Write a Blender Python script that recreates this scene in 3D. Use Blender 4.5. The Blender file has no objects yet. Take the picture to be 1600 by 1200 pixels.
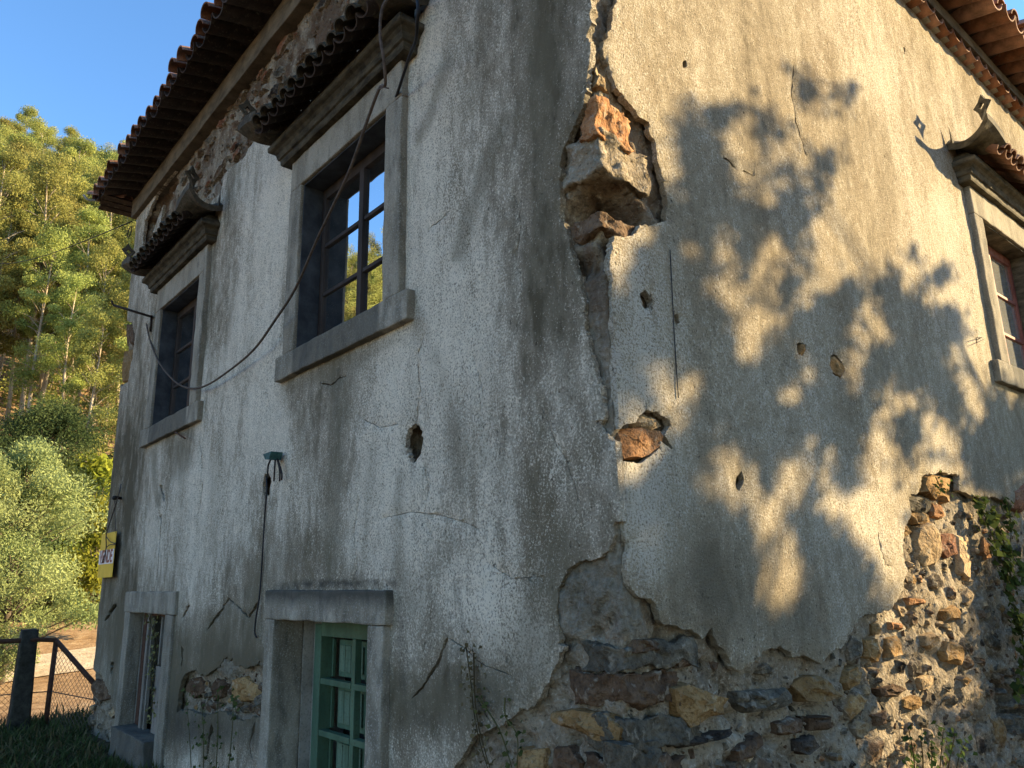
import bpy, bmesh, math, random
import numpy as np
from mathutils import Vector, Matrix, noise
from mathutils.geometry import delaunay_2d_cdt

rnd = random.Random(7)
rad = math.radians
scene = bpy.context.scene
COL = scene.collection

# ------------------------------------------------------------------ camera
S = 2.9                      # metres per calibration unit (eye to house corner)
EYE = 1.5
FPX, CX, CY = 1200.0, 800.0, 600.0
R = np.array([[0.76465542, 0.14135881, 0.62874461],
              [-0.64408344, 0.20005749, 0.73833158],
              [-0.02141539, -0.96953323, 0.24402191]])   # camera (right, down, fwd) -> world
CAM = np.array([-0.7275126 * S, -0.65513747 * S, EYE])
cd = bpy.data.cameras.new('camera')
cd.sensor_width = 36.0
cd.lens = 36.0 * FPX / 1600.0
cd.clip_start = 0.05
cd.clip_end = 2000
cam = bpy.data.objects.new('camera', cd)
M = Matrix.Identity(4)
for i in range(3):
    M[i][0] = R[i][0]; M[i][1] = -R[i][1]; M[i][2] = -R[i][2]; M[i][3] = CAM[i]
cam.matrix_world = M
COL.objects.link(cam)
scene.camera = cam
scene.render.resolution_x = 1024
scene.render.resolution_y = 768

# ------------------------------------------------------------------ sky, sun, exposure
SUN_AZ, SUN_EL = 57.0, 20.0          # azimuth from -Y towards +X
sdir = Vector((math.cos(rad(SUN_EL)) * math.sin(rad(SUN_AZ)), -math.cos(rad(SUN_EL)) * math.cos(rad(SUN_AZ)), math.sin(rad(SUN_EL))))
world = bpy.data.worlds.new('World'); scene.world = world; world.use_nodes = True
wn = world.node_tree.nodes; wl = world.node_tree.links
sky = wn.new('ShaderNodeTexSky'); sky.sky_type = 'NISHITA'; sky.sun_disc = False
sky.sun_elevation = rad(SUN_EL)
sky.sun_rotation = math.atan2(sdir.x, sdir.y)
sky.altitude = 200; sky.air_density = 1.0; sky.dust_density = 0.0; sky.ozone_density = 3.0
wn['Background'].inputs['Strength'].default_value = 0.12
hsv = wn.new('ShaderNodeHueSaturation'); hsv.inputs['Saturation'].default_value = 1.12
wl.new(sky.outputs['Color'], hsv.inputs['Color']); wl.new(hsv.outputs['Color'], wn['Background'].inputs['Color'])
sl = bpy.data.lights.new('sun', 'SUN'); sl.energy = 5.0; sl.angle = rad(0.53); sl.color = (1.0, 0.76, 0.41)
so = bpy.data.objects.new('sun', sl); COL.objects.link(so)
so.rotation_euler = sdir.to_track_quat('Z', 'Y').to_euler()
so.location = (20, -14, 14)
vs = scene.view_settings
vs.view_transform = 'Standard'; vs.look = 'None'; vs.gamma = 1.0; vs.use_curve_mapping = False
vs.exposure = 1.72

# ------------------------------------------------------------------ helpers
def ray(u, v):
    return R @ np.array([(u - CX) / FPX, (v - CY) / FPX, 1.0])
def PA(u, v, p=0.0):          # photo direction -> point on wall A (plane x=-p)
    r = ray(u, v); t = (-p - CAM[0]) / r[0]; return CAM + t * r
def PB(u, v, p=0.0):          # -> point on wall B (plane y=-p)
    r = ray(u, v); t = (-p - CAM[1]) / r[1]; return CAM + t * r
def A2(u, v):
    q = PA(u, v); return (q[1], q[2])
def B2(u, v):
    q = PB(u, v); return (q[0], q[2])
def polyA(pts): return [A2(*p) for p in pts]
def polyB(pts): return [B2(*p) for p in pts]
def project(P):               # world points (n,3) -> photo pixels
    c = (P - CAM) @ R
    return np.stack([CX + FPX * c[:, 0] / c[:, 2], CY + FPX * c[:, 1] / c[:, 2]], 1)
def inpoly(pts, poly):
    x = pts[:, 0]; y = pts[:, 1]; n = len(poly); ins = np.zeros(len(pts), bool)
    j = n - 1
    for i in range(n):
        xi, yi = poly[i]; xj, yj = poly[j]
        if yi != yj:
            c = ((yi > y) != (yj > y)) & (x < (xj - xi) * (y - yi) / (yj - yi) + xi)
            ins ^= c
        j = i
    return ins
def segdist(pts, poly, closed=True):
    d = np.full(len(pts), 1e9); n = len(poly)
    for i in range(n if closed else n - 1):
        a = np.array(poly[i]); b = np.array(poly[(i + 1) % n]); ab = b - a
        t = np.clip(((pts - a) @ ab) / (ab @ ab + 1e-12), 0, 1)
        q = a + t[:, None] * ab
        d = np.minimum(d, np.hypot(*(pts - q).T))
    return d
def fbm(p, sc, oct=3, seed=0.0):
    v = 0; a = 1.0; q = Vector((p[0] * sc + seed, p[1] * sc - seed * .7, p[2] * sc + seed * 1.3)); t = 0
    for _ in range(oct):
        v += a * noise.noise(q); t += a; a *= .5; q = q * 2.03
    return v / t
def rough(poly, step=.022, amp=.012, seed=0.0, sc=14):
    out = []; n = len(poly)
    for i in range(n):
        a = poly[i]; b = poly[(i + 1) % n]; L = math.hypot(b[0] - a[0], b[1] - a[1]); k = max(1, int(L / step))
        for j in range(k):
            t = j / k; x = a[0] + (b[0] - a[0]) * t; y = a[1] + (b[1] - a[1]) * t
            out.append((x + amp * 2.2 * fbm((x, y, 3.1), sc, 3, seed) + amp * .9 * noise.noise(Vector((x * 55, y * 55, seed))), y + amp * 2.2 * fbm((x, y, 9.7), sc, 3, seed + 5) + amp * .9 * noise.noise(Vector((x * 55, y * 55, seed + 7)))))
    return out

def link(o, parent=None):
    COL.objects.link(o)
    if parent is not None: o.parent = parent
    return o
def mesh_obj(name, verts, faces, mat=None, parent=None, smooth=False, attr=None):
    me = bpy.data.meshes.new(name)
    me.from_pydata([tuple(v) for v in verts], [], faces)
    if mat: me.materials.append(mat)
    if smooth: me.polygons.foreach_set('use_smooth', [True] * len(me.polygons))
    if attr is not None:
        for an, arr in attr.items():
            ca = me.color_attributes.new(an, 'FLOAT_COLOR', 'POINT')
            ca.data.foreach_set('color', np.asarray(arr, dtype=np.float32).ravel())
    me.update()
    return link(bpy.data.objects.new(name, me), parent)
def bm_obj(name, bm, mat=None, parent=None, smooth=False):
    bmesh.ops.recalc_face_normals(bm, faces=bm.faces)
    me = bpy.data.meshes.new(name); bm.to_mesh(me); bm.free()
    if mat: me.materials.append(mat)
    if smooth: me.polygons.foreach_set('use_smooth', [True] * len(me.polygons))
    return link(bpy.data.objects.new(name, me), parent)
def tag(o, label, cat, group=None):
    o['label'] = label; o['category'] = cat
    if group: o['group'] = group
    return o
def empty(name, loc=(0, 0, 0), rz=0.0, parent=None):
    o = bpy.data.objects.new(name, None); o.location = loc; o.rotation_euler = (0, 0, rz); o.empty_display_size = .2
    return link(o, parent)
def add_box(bm, x0, x1, y0, y1, z0, z1, bev=0.0, jit=0.0):
    vs_ = [bm.verts.new((x + rnd.uniform(-jit, jit), y + rnd.uniform(-jit, jit), z + rnd.uniform(-jit, jit))) for x in (x0, x1) for y in (y0, y1) for z in (z0, z1)]
    fs = [(0, 1, 3, 2), (4, 6, 7, 5), (0, 4, 5, 1), (2, 3, 7, 6), (0, 2, 6, 4), (1, 5, 7, 3)]
    F = [bm.faces.new([vs_[i] for i in f]) for f in fs]
    if bev > 0:
        E_ = list({e for f in F for e in f.edges})
        bmesh.ops.bevel(bm, geom=E_, offset=bev, segments=2, affect='EDGES', profile=.6)
    return bm
def box_obj(name, x0, x1, y0, y1, z0, z1, mat, parent=None, bev=.006, jit=0.0):
    bm = bmesh.new(); add_box(bm, x0, x1, y0, y1, z0, z1, bev, jit)
    return bm_obj(name, bm, mat, parent)
def tube_geo(pts, radii, sides=6):
    V = []; F = []; n = len(pts); pts = [Vector(p) for p in pts]
    if not isinstance(radii, (list, tuple)): radii = [radii] * n
    ref = Vector((.37, .21, .9)).normalized()
    for i, p in enumerate(pts):
        t = (pts[min(i + 1, n - 1)] - pts[max(i - 1, 0)])
        if t.length < 1e-9: t = Vector((0, 0, 1))
        t.normalize()
        if abs(t.dot(ref)) > .95: ref = Vector((.9, -.3, .1)).normalized()
        a = t.cross(ref).normalized(); b = t.cross(a)
        for k in range(sides):
            th = 2 * math.pi * k / sides
            V.append(p + (a * math.cos(th) + b * math.sin(th)) * radii[i])
    for i in range(n - 1):
        for k in range(sides):
            k2 = (k + 1) % sides
            F.append((i * sides + k, i * sides + k2, (i + 1) * sides + k2, (i + 1) * sides + k))
    F.append(tuple(range(sides))[::-1]); F.append(tuple((n - 1) * sides + k for k in range(sides)))
    return V, F
def tube_obj(name, pts, r, mat, parent=None, sides=6):
    V, F = tube_geo(pts, r, sides)
    return mesh_obj(name, V, F, mat, parent, smooth=True)
def smooth_path(pts, sub=6):
    pts = [Vector(p) for p in pts]; out = []
    n = len(pts)
    for i in range(n - 1):
        p0 = pts[max(i - 1, 0)]; p1 = pts[i]; p2 = pts[i + 1]; p3 = pts[min(i + 2, n - 1)]
        for k in range(sub):
            t = k / sub
            out.append(.5 * ((2 * p1) + (p2 - p0) * t + (2 * p0 - 5 * p1 + 4 * p2 - p3) * t * t + (3 * p1 - p0 - 3 * p2 + p3) * t ** 3))
    out.append(pts[-1]); return out

# ------------------------------------------------------------------ materials
class NT:
    def __init__(self, name):
        self.m = bpy.data.materials.new(name); self.m.use_nodes = True
        self.t = self.m.node_tree; self.t.nodes.clear()
        self.out = self.t.nodes.new('ShaderNodeOutputMaterial')
        self.co = self.t.nodes.new('ShaderNodeTexCoord')
    def n(self, typ, **kw):
        nd = self.t.nodes.new('ShaderNode' + typ)
        for k, v in kw.items(): setattr(nd, k, v)
        return nd
    def l(self, a, b): self.t.links.new(a, b)
    def setin(self, nd, key, v):
        if hasattr(v, 'is_linked') or isinstance(v, bpy.types.NodeSocket): self.l(v, nd.inputs[key])
        else: nd.inputs[key].default_value = v
    def vec(self, scale=(1, 1, 1), loc=(0, 0, 0), src='Object'):
        mp = self.n('Mapping'); self.l(self.co.outputs[src], mp.inputs['Vector'])
        mp.inputs['Scale'].default_value = scale; mp.inputs['Location'].default_value = loc
        return mp.outputs['Vector']
    def noise(self, vec, scale, detail=4, rough=.55, dist=0.0):
        nd = self.n('TexNoise'); self.l(vec, nd.inputs['Vector'])
        nd.inputs['Scale'].default_value = scale; nd.inputs['Detail'].default_value = detail
        nd.inputs['Roughness'].default_value = rough; nd.inputs['Distortion'].default_value = dist
        return nd.outputs['Fac']
    def ramp(self, fac, stops):
        nd = self.n('ValToRGB'); self.l(fac, nd.inputs['Fac']); e = nd.color_ramp.elements
        while len(e) < len(stops): e.new(.5)
        for i, (p, c) in enumerate(stops):
            e[i].position = p
            e[i].color = (c, c, c, 1) if isinstance(c, (int, float)) else (*c, 1)
        return nd.outputs['Color']
    def math(self, op, a, b=0.0, clamp=False):
        nd = self.n('Math', operation=op, use_clamp=clamp); self.setin(nd, 0, a); self.setin(nd, 1, b); return nd.outputs[0]
    def mix(self, fac, a, b, mode='MIX'):
        nd = self.n('Mix', data_type='RGBA', blend_type=mode); nd.clamp_factor = True
        self.setin(nd, 0, fac)
        for k, v in ((6, a), (7, b)):
            if isinstance(v, tuple): nd.inputs[k].default_value = (*v, 1) if len(v) == 3 else v
            else: self.l(v, nd.inputs[k])
        return nd.outputs[2]
    def bump(self, h, dist=.01, strength=1.0, normal=None):
        nd = self.n('Bump'); self.l(h, nd.inputs['Height']); nd.inputs['Distance'].default_value = dist; nd.inputs['Strength'].default_value = strength
        if normal is not None: self.l(normal, nd.inputs['Normal'])
        return nd.outputs['Normal']
    def bsdf(self, col, rough=.9, normal=None, spec=.25, metallic=0.0):
        b = self.n('BsdfPrincipled'); self.setin(b, 'Base Color', col if not isinstance(col, tuple) else (*col, 1)); self.setin(b, 'Roughness', rough)
        b.inputs['Specular IOR Level'].default_value = spec; b.inputs['Metallic'].default_value = metallic
        if normal is not None: self.l(normal, b.inputs['Normal'])
        self.l(b.outputs[0], self.out.inputs['Surface']); return b

def plaster_material(name, light, mid, dark, white, brown, white_lo, bumpd, st2=(1, 1, .45)):
    t = NT(name); v = t.vec(); vz = t.vec((1, 1, .28)); vz2 = t.vec(st2, (3.1, 7.7, 1.3))
    big = t.noise(vz, 1.1, 5, .6, .4); stre = t.noise(vz, 5.5, 5, .6, .2); med = t.noise(vz2, 17, 4, .6)
    fine = t.noise(v, 95, 5, .68); fine2 = t.noise(t.vec((1, 1, 1), (9, 2, 5)), 190, 3, .6); pit = t.noise(t.vec((1, 1, .7), (1, 5, 3)), 42, 3, .5)
    at = t.n('Attribute', attribute_name='stain'); sp = t.n('SeparateColor'); t.l(at.outputs['Color'], sp.inputs[0])
    a = t.math('ADD', t.math('MULTIPLY', big, .5), t.math('MULTIPLY', stre, .32)); a = t.math('ADD', a, t.math('MULTIPLY', med, .26))
    a = t.math('ADD', a, t.math('MULTIPLY', t.math('SUBTRACT', sp.outputs[1], .5), .3))
    col = t.ramp(a, [(.40, dark), (.51, mid), (.63, light)])
    # loose brown-grey patches
    br = t.noise(t.vec((1, 1, .4), (20, 4, 9)), 2.3, 6, .65, .5)
    col = t.mix(t.math('MULTIPLY', t.ramp(br, [(.5, 0), (.66, 1)]), .65), col, brown)
    # remnants of lime wash: flaky white specks, more of them where the wash survives
    wamt = t.math('ADD', t.math('ADD', fine, t.math('MULTIPLY', t.math('SUBTRACT', a, .5), .75)), t.math('MULTIPLY', t.math('SUBTRACT', fine2, .5), .35))
    wamt = t.math('ADD', wamt, t.math('MULTIPLY', t.math('SUBTRACT', t.noise(t.vec((1, 1, .6), (6, 6, 6)), 30, 4, .65), .5), .35))
    wmask = t.ramp(wamt, [(white_lo, 0), (white_lo + .13, 1)])
    col = t.mix(t.math('MULTIPLY', wmask, .72), col, white)
    dmask = t.ramp(fine, [(.36, 1), (.45, 0)])
    col = t.mix(t.math('MULTIPLY', dmask, .68), col, (.10, .088, .07))
    pm = t.ramp(pit, [(.27, 1), (.33, 0)])
    col = t.mix(t.math('MULTIPLY', pm, .7), col, (.055, .048, .038))
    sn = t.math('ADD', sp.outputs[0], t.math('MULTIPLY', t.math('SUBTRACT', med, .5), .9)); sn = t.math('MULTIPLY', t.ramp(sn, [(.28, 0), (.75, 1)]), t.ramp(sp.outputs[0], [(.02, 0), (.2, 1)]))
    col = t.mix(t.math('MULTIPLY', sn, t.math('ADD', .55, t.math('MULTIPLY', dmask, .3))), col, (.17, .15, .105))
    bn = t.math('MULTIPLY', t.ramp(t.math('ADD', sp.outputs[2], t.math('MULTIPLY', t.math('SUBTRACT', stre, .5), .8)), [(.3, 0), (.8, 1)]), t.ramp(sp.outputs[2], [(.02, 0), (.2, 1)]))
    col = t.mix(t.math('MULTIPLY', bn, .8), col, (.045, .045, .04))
    h = t.math('ADD', t.math('MULTIPLY', fine, .75), t.math('MULTIPLY', med, .8)); h = t.math('ADD', h, t.math('MULTIPLY', fine2, .35)); h = t.math('SUBTRACT', h, t.math('MULTIPLY', pm, .6))
    t.bsdf(col, .95, t.bump(h, bumpd, .9), .1)
    return t.m
MAT = {}
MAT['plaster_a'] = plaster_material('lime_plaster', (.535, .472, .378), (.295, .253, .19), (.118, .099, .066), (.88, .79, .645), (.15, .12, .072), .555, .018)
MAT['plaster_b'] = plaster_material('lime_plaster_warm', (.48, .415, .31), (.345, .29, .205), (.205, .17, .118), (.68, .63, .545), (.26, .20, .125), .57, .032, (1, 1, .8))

def mortar_material():
    t = NT('old_mortar'); v = t.vec()
    at = t.n('Attribute', attribute_name='stain'); sp = t.n('SeparateColor'); t.l(at.outputs['Color'], sp.inputs[0])
    b = t.noise(v, 3, 5, .6, .3); f = t.noise(v, 45, 5, .7); p = t.noise(t.vec((1, 1, 1), (4, 4, 4)), 17, 4, .6)
    col = t.ramp(b, [(.3, (.16, .13, .095)), (.5, (.29, .24, .175)), (.7, (.41, .35, .265))])
    col = t.mix(t.math('MULTIPLY', t.ramp(f, [(.55, 0), (.66, 1)]), .6), col, (.56, .52, .45))
    col = t.mix(t.math('MULTIPLY', t.ramp(f, [(.34, 1), (.45, 0)]), .75), col, (.09, .075, .055))
    col = t.mix(t.math('MULTIPLY', t.ramp(p, [(.30, 1), (.42, 0)]), .6), col, (.10, .08, .06))
    under = t.ramp(t.math('ADD', t.math('MULTIPLY', b, .55), t.math('MULTIPLY', f, .45)), [(.36, (.11, .097, .072)), (.5, (.22, .196, .152)), (.62, (.34, .308, .248))])
    under = t.mix(t.math('MULTIPLY', t.ramp(p, [(.32, 1), (.46, 0)]), .5), under, (.09, .076, .054)); under = t.mix(t.math('MULTIPLY', t.ramp(t.noise(t.vec((1, 1, .6), (7, 3, 2)), 7, 5, .7), [(.54, 0), (.66, 1)]), .6), under, (.40, .37, .31))
    col = t.mix(sp.outputs[0], col, under)
    moss = t.noise(t.vec((1, 1, 1), (2, 8, 1)), 6, 5, .7)
    col = t.mix(t.math('MULTIPLY', t.ramp(moss, [(.56, 0), (.68, 1)]), t.math('MULTIPLY', sp.outputs[1], .8)), col, (.07, .075, .03))
    col = t.mix(t.math('MULTIPLY', t.ramp(t.noise(t.vec((1, 1, .6), (5, 1, 2)), 5, 4, .6), [(.42, 0), (.58, 1)]), t.math('MULTIPLY', sp.outputs[2], .8)), col, (.11, .065, .04))
    h = t.math('ADD', t.math('MULTIPLY', f, .5), t.math('MULTIPLY', p, 1.2))
    t.bsdf(col, .95, t.bump(h, .045, 1.0), .1); return t.m
MAT['mortar'] = mortar_material()
def stone_material(name, c0, c1, c2):
    t = NT(name); v = t.vec(); oi = t.n('ObjectInfo')
    mp = t.n('VectorMath', operation='ADD'); t.l(v, mp.inputs[0]); t.l(oi.outputs['Location'], mp.inputs[1]); v = mp.outputs[0]
    b = t.noise(v, 7, 6, .65, .8); f = t.noise(v, 55, 4, .65); l = t.noise(v, 22, 4, .6)
    col = t.ramp(b, [(.32, c0), (.5, c1), (.68, c2)])
    col = t.mix(t.math('MULTIPLY', t.ramp(f, [(.36, 1), (.48, 0)]), .5), col, tuple(x * .35 for x in c0))
    col = t.mix(t.math('MULTIPLY', t.ramp(l, [(.58, 0), (.68, 1)]), .45), col, (.40, .36, .29))
    hs = t.n('HueSaturation'); t.l(col, hs.inputs['Color']); t.l(t.math('ADD', .7, t.math('MULTIPLY', oi.outputs['Random'], .5)), hs.inputs['Value'])
    at = t.n('Attribute', attribute_name='stain'); sp = t.n('SeparateColor'); t.l(at.outputs['Color'], sp.inputs[0])
    g_ = t.noise(v, 13, 5, .7); smear = t.ramp(t.math('ADD', t.math('MULTIPLY', sp.outputs[0], .75), t.math('MULTIPLY', g_, .8)), [(.70, 0), (.92, 1)])
    mort = t.ramp(f, [(.35, (.11, .088, .064)), (.55, (.25, .205, .15)), (.7, (.40, .345, .265))])
    fin = t.mix(t.math('MULTIPLY', smear, .92), hs.outputs[0], mort)
    t.bsdf(fin, .9, t.bump(t.math('ADD', l, t.math('MULTIPLY', f, .5)), .03, 1.0), .1); return t.m
MAT['st_ochre'] = stone_material('ochre_stone', (.17, .10, .042), (.30, .185, .08), (.40, .28, .145))
MAT['st_orange'] = stone_material('orange_stone', (.22, .11, .055), (.35, .18, .085), (.41, .26, .15))
MAT['st_brown'] = stone_material('brown_stone', (.065, .042, .028), (.125, .08, .05), (.19, .13, .085))
MAT['st_grey'] = stone_material('grey_slate', (.055, .048, .036), (.11, .096, .073), (.18, .158, .12))
MAT['st_dark'] = stone_material('dark_slate', (.025, .02, .017), (.05, .04, .032), (.09, .072, .056))
MAT['st_tan'] = stone_material('tan_stone', (.28, .19, .11), (.40, .29, .17), (.50, .39, .25))
MAT['st_red'] = stone_material('red_stone', (.15, .07, .045), (.24, .115, .07), (.31, .18, .11))
STONES = ['st_ochre', 'st_orange', 'st_brown', 'st_grey', 'st_dark', 'st_tan', 'st_red']

def trim_material():
    t = NT('weathered_stone_trim'); v = t.vec(); vz = t.vec((1, 1, .35))
    oi = t.n('ObjectInfo')
    b = t.noise(vz, 4, 5, .65, .3); f = t.noise(v, 80, 4, .65); m = t.noise(vz, 14, 4, .6)
    at = t.n('Attribute', attribute_name='stain'); sp = t.n('SeparateColor'); t.l(at.outputs['Color'], sp.inputs[0])
    col = t.ramp(b, [(.3, (.125, .11, .083)), (.5, (.245, .218, .17)), (.7, (.385, .35, .285))])
    col = t.mix(t.math('MULTIPLY', t.ramp(f, [(.34, 1), (.46, 0)]), .5), col, (.12, .115, .10))
    col = t.mix(t.math('MULTIPLY', t.ramp(m, [(.34, 1), (.50, 0)]), .6), col, (.085, .08, .065))
    col = t.mix(t.math('MULTIPLY', t.ramp(t.noise(t.vec((1, 1, 1), (3, 3, 1)), 110, 4, .7), [(.54, 0), (.64, 1)]), .5), col, (.50, .485, .44))
    bn = t.math('MULTIPLY', t.ramp(t.math('ADD', sp.outputs[2], t.math('MULTIPLY', t.math('SUBTRACT', b, .5), .9)), [(.3, 0), (.75, 1)]), t.ramp(sp.outputs[2], [(.02, 0), (.2, 1)]))
    col = t.mix(t.math('MULTIPLY', bn, .85), col, (.05, .05, .045))
    t.bsdf(col, .92, t.bump(t.math('ADD', t.math('MULTIPLY', f, .4), m), .008, .8), .15); return t.m
MAT['trim'] = trim_material()
def simple(name, c0, c1, scale=12, rough=.85, bumpd=.004, stretch=(1, 1, 1), spec=.2, metallic=0.0, f2=90, pit=(.03, .03, .03), pitamt=.35, vary=0.0):
    t = NT(name); v = t.vec(stretch); b = t.noise(v, scale, 5, .6, .2); f = t.noise(t.vec(), f2, 4, .6)
    col = t.ramp(b, [(.32, c0), (.68, c1)])
    col = t.mix(t.math('MULTIPLY', t.ramp(f, [(.34, 1), (.48, 0)]), pitamt), col, pit)
    if vary:
        oi = t.n('ObjectInfo'); hs = t.n('HueSaturation'); t.l(col, hs.inputs['Color']); t.l(t.math('ADD', 1 - vary * .6, t.math('MULTIPLY', oi.outputs['Random'], vary * 1.2)), hs.inputs['Value']); t.l(t.math('SUBTRACT', 1.1, t.math('MULTIPLY', oi.outputs['Random'], vary * .6)), hs.inputs['Saturation'])
        li = t.ramp(t.noise(t.vec((1, 1, 1), (5, 2, 8)), 23, 4, .65), [(.56, 0), (.68, 1)]); col = t.mix(t.math('MULTIPLY', li, .45), hs.outputs[0], (.20, .185, .13))
    t.bsdf(col, rough, t.bump(t.math('ADD', b, t.math('MULTIPLY', f, .4)), bumpd, .8), spec, metallic); return t.m
MAT['cornice'] = simple('lichened_cornice', (.04, .036, .026), (.17, .145, .10), 9, .9, .006, (1, 1, 2.5))
MAT['cornice_dark'] = simple('dark_lichened_cornice', (.018, .016, .012), (.10, .085, .058), 9, .9, .008, (1, 1, 2.5))  # darker version of the cornice, for the front wall canopies
MAT['beam'] = simple('limewashed_eaves_band', (.065, .052, .037), (.18, .143, .098), 6, .9, .006, (1, 1, 2))
MAT['tile'] = simple('clay_roof_tile', (.12, .06, .038), (.36, .165, .095), 9, .85, .004, pit=(.10, .08, .05), vary=.7)
MAT['tile_dark'] = simple('shade_dark_clay_tile', (.022, .016, .014), (.058, .038, .030), 10, .9, .005, vary=.6)  # clay tile with the shade under the eaves put into its colour
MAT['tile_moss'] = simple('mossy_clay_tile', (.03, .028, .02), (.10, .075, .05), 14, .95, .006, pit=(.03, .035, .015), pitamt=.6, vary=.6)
MAT['wood_dark'] = simple('dark_painted_wood', (.022, .016, .014), (.055, .042, .036), 14, .7, .002, (1, 1, .2))
MAT['wood_red'] = simple('red_painted_wood', (.20, .07, .055), (.34, .14, .11), 14, .65, .002, (1, 1, .2))
MAT['wood_grey'] = simple('bare_grey_wood', (.12, .105, .09), (.26, .24, .21), 10, .9, .004, (4, 4, .35))
MAT['green_paint'] = simple('green_door_paint', (.045, .095, .06), (.085, .155, .10), 9, .6, .003, (1, 1, .4), .3, 0, 60, (.06, .075, .05), .6)
MAT['green_pale'] = simple('faded_green_boards', (.075, .125, .085), (.14, .205, .145), 9, .75, .003, (3, 3, .3), .2, 0, 60, (.06, .07, .05), .6)
MAT['reveal'] = simple('limewashed_reveal', (.22, .21, .18), (.38, .36, .32), 5, .95, .006, pit=(.10, .09, .07), pitamt=.5)
MAT['lining'] = simple('dark_blue_reveal', (.022, .026, .032), (.06, .066, .074), 8, .8, .003)  # dark blue colour for the thin sheets on the front windows' reveals
MAT['iron'] = simple('rusted_iron', (.012, .011, .011), (.05, .035, .028), 30, .7, .002, metallic=.3)
MAT['rust'] = simple('rusty_pipe', (.05, .022, .014), (.11, .055, .035), 30, .75, .002)
MAT['cable_brown'] = simple('brown_cable', (.055, .04, .032), (.12, .09, .07), 30, .8, .001)
MAT['cable_black'] = simple('black_cable', (.010, .010, .012), (.025, .025, .028), 30, .6, .001)
MAT['teal'] = simple('verdigris_metal', (.02, .07, .075), (.06, .14, .14), 30, .7, .002)
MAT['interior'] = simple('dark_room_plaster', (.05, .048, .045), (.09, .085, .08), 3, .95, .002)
MAT['sign_yellow'] = simple('yellow_sign_board', (.62, .40, .045), (.72, .48, .07), 5, .5, .0005, pitamt=.1)
MAT['sign_white'] = simple('white_sign_print', (.68, .64, .62), (.75, .72, .70), 5, .5, .0005, pitamt=.05)
MAT['sign_text'] = simple('brown_red_sign_ink', (.22, .07, .05), (.28, .10, .07), 5, .6, .0005, pitamt=.1)
MAT['concrete'] = simple('mossy_concrete_post', (.02, .02, .016), (.07, .066, .055), 12, .95, .008, pit=(.02, .022, .012), pitamt=.6)
MAT['wire'] = simple('rusty_wire', (.06, .05, .045), (.12, .09, .07), 30, .8, .001)
def glass_material(name, refl, tint, d0=.04, d1=.22, dc=.20):
    t = NT(name); g = t.n('BsdfGlossy'); g.inputs['Roughness'].default_value = .012; g.inputs['Color'].default_value = (*tint, 1)
    tr = t.n('BsdfTransparent'); tr.inputs['Color'].default_value = (.55, .58, .6, 1)
    d = t.n('BsdfDiffuse'); d.inputs['Color'].default_value = (dc, dc * 1.02, dc, 1)
    dn = t.noise(t.vec((1, 1, .5)), 5, 5, .65)
    m0 = t.n('MixShader'); t.l(t.ramp(dn, [(.35, d0), (.75, d1)]), m0.inputs[0]); t.l(tr.outputs[0], m0.inputs[1]); t.l(d.outputs[0], m0.inputs[2])
    w = t.bump(t.noise(t.vec(), 2.2, 2, .4), .0016, .6); t.l(w, g.inputs['Normal'])
    lw = t.n('LayerWeight'); lw.inputs['Blend'].default_value = .45
    fac = t.math('ADD', refl, t.math('MULTIPLY', lw.outputs['Fresnel'], 1 - refl), True)
    mx = t.n('MixShader'); t.l(fac, mx.inputs[0]); t.l(m0.outputs[0], mx.inputs[1]); t.l(g.outputs[0], mx.inputs[2])
    t.l(mx.outputs[0], t.out.inputs['Surface']); return t.m
MAT['glass'] = glass_material('old_window_glass', .62, (.92, .96, 1.0))
MAT['glass_dusty'] = glass_material('dusty_window_glass', .30, (.9, .93, .95), .55, .85, .42)
def leaf_material(name, c0, c1, trans=.35, scale=.6):
    t = NT(name); oi = t.n('ObjectInfo'); v = t.vec()
    at = t.n('Attribute', attribute_name='stain'); sp = t.n('SeparateColor'); t.l(at.outputs['Color'], sp.inputs[0])
    f = t.math('ADD', t.math('MULTIPLY', sp.outputs[0], .75), t.math('MULTIPLY', t.noise(v, scale, 3, .6), .35))
    col = t.ramp(f, [(.15, c0), (.85, c1)])
    hs = t.n('HueSaturation'); t.l(col, hs.inputs['Color'])
    t.l(t.math('ADD', .47, t.math('MULTIPLY', oi.outputs['Random'], .055)), hs.inputs['Hue'])
    t.l(t.math('ADD', .75, t.math('MULTIPLY', oi.outputs['Random'], .5)), hs.inputs['Value'])
    d = t.n('BsdfDiffuse'); t.l(hs.outputs[0], d.inputs['Color']); tr = t.n('BsdfTranslucent'); t.l(hs.outputs[0], tr.inputs['Color'])
    mx = t.n('MixShader'); mx.inputs[0].default_value = trans; t.l(d.outputs[0], mx.inputs[1]); t.l(tr.outputs[0], mx.inputs[2])
    t.l(mx.outputs[0], t.out.inputs['Surface']); return t.m
MAT['euc'] = leaf_material('eucalyptus_leaves', (.12, .15, .045), (.38, .385, .115))
MAT['mimosa'] = leaf_material('mimosa_fronds', (.15, .20, .075), (.32, .36, .15), .3, 1.2)
MAT['shrub_yellow'] = leaf_material('yellow_green_leaves', (.13, .15, .02), (.28, .27, .04), .4, 1.2)
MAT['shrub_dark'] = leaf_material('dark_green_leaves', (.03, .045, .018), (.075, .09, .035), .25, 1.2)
MAT['grass'] = leaf_material('grass_blades', (.035, .055, .018), (.10, .12, .045), .3, 2)
MAT['ivy'] = leaf_material('ivy_leaves', (.025, .05, .018), (.09, .13, .035), .25, 6)
MAT['dry'] = leaf_material('dry_stalks', (.08, .07, .035), (.19, .17, .08), .2, 6)
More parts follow.
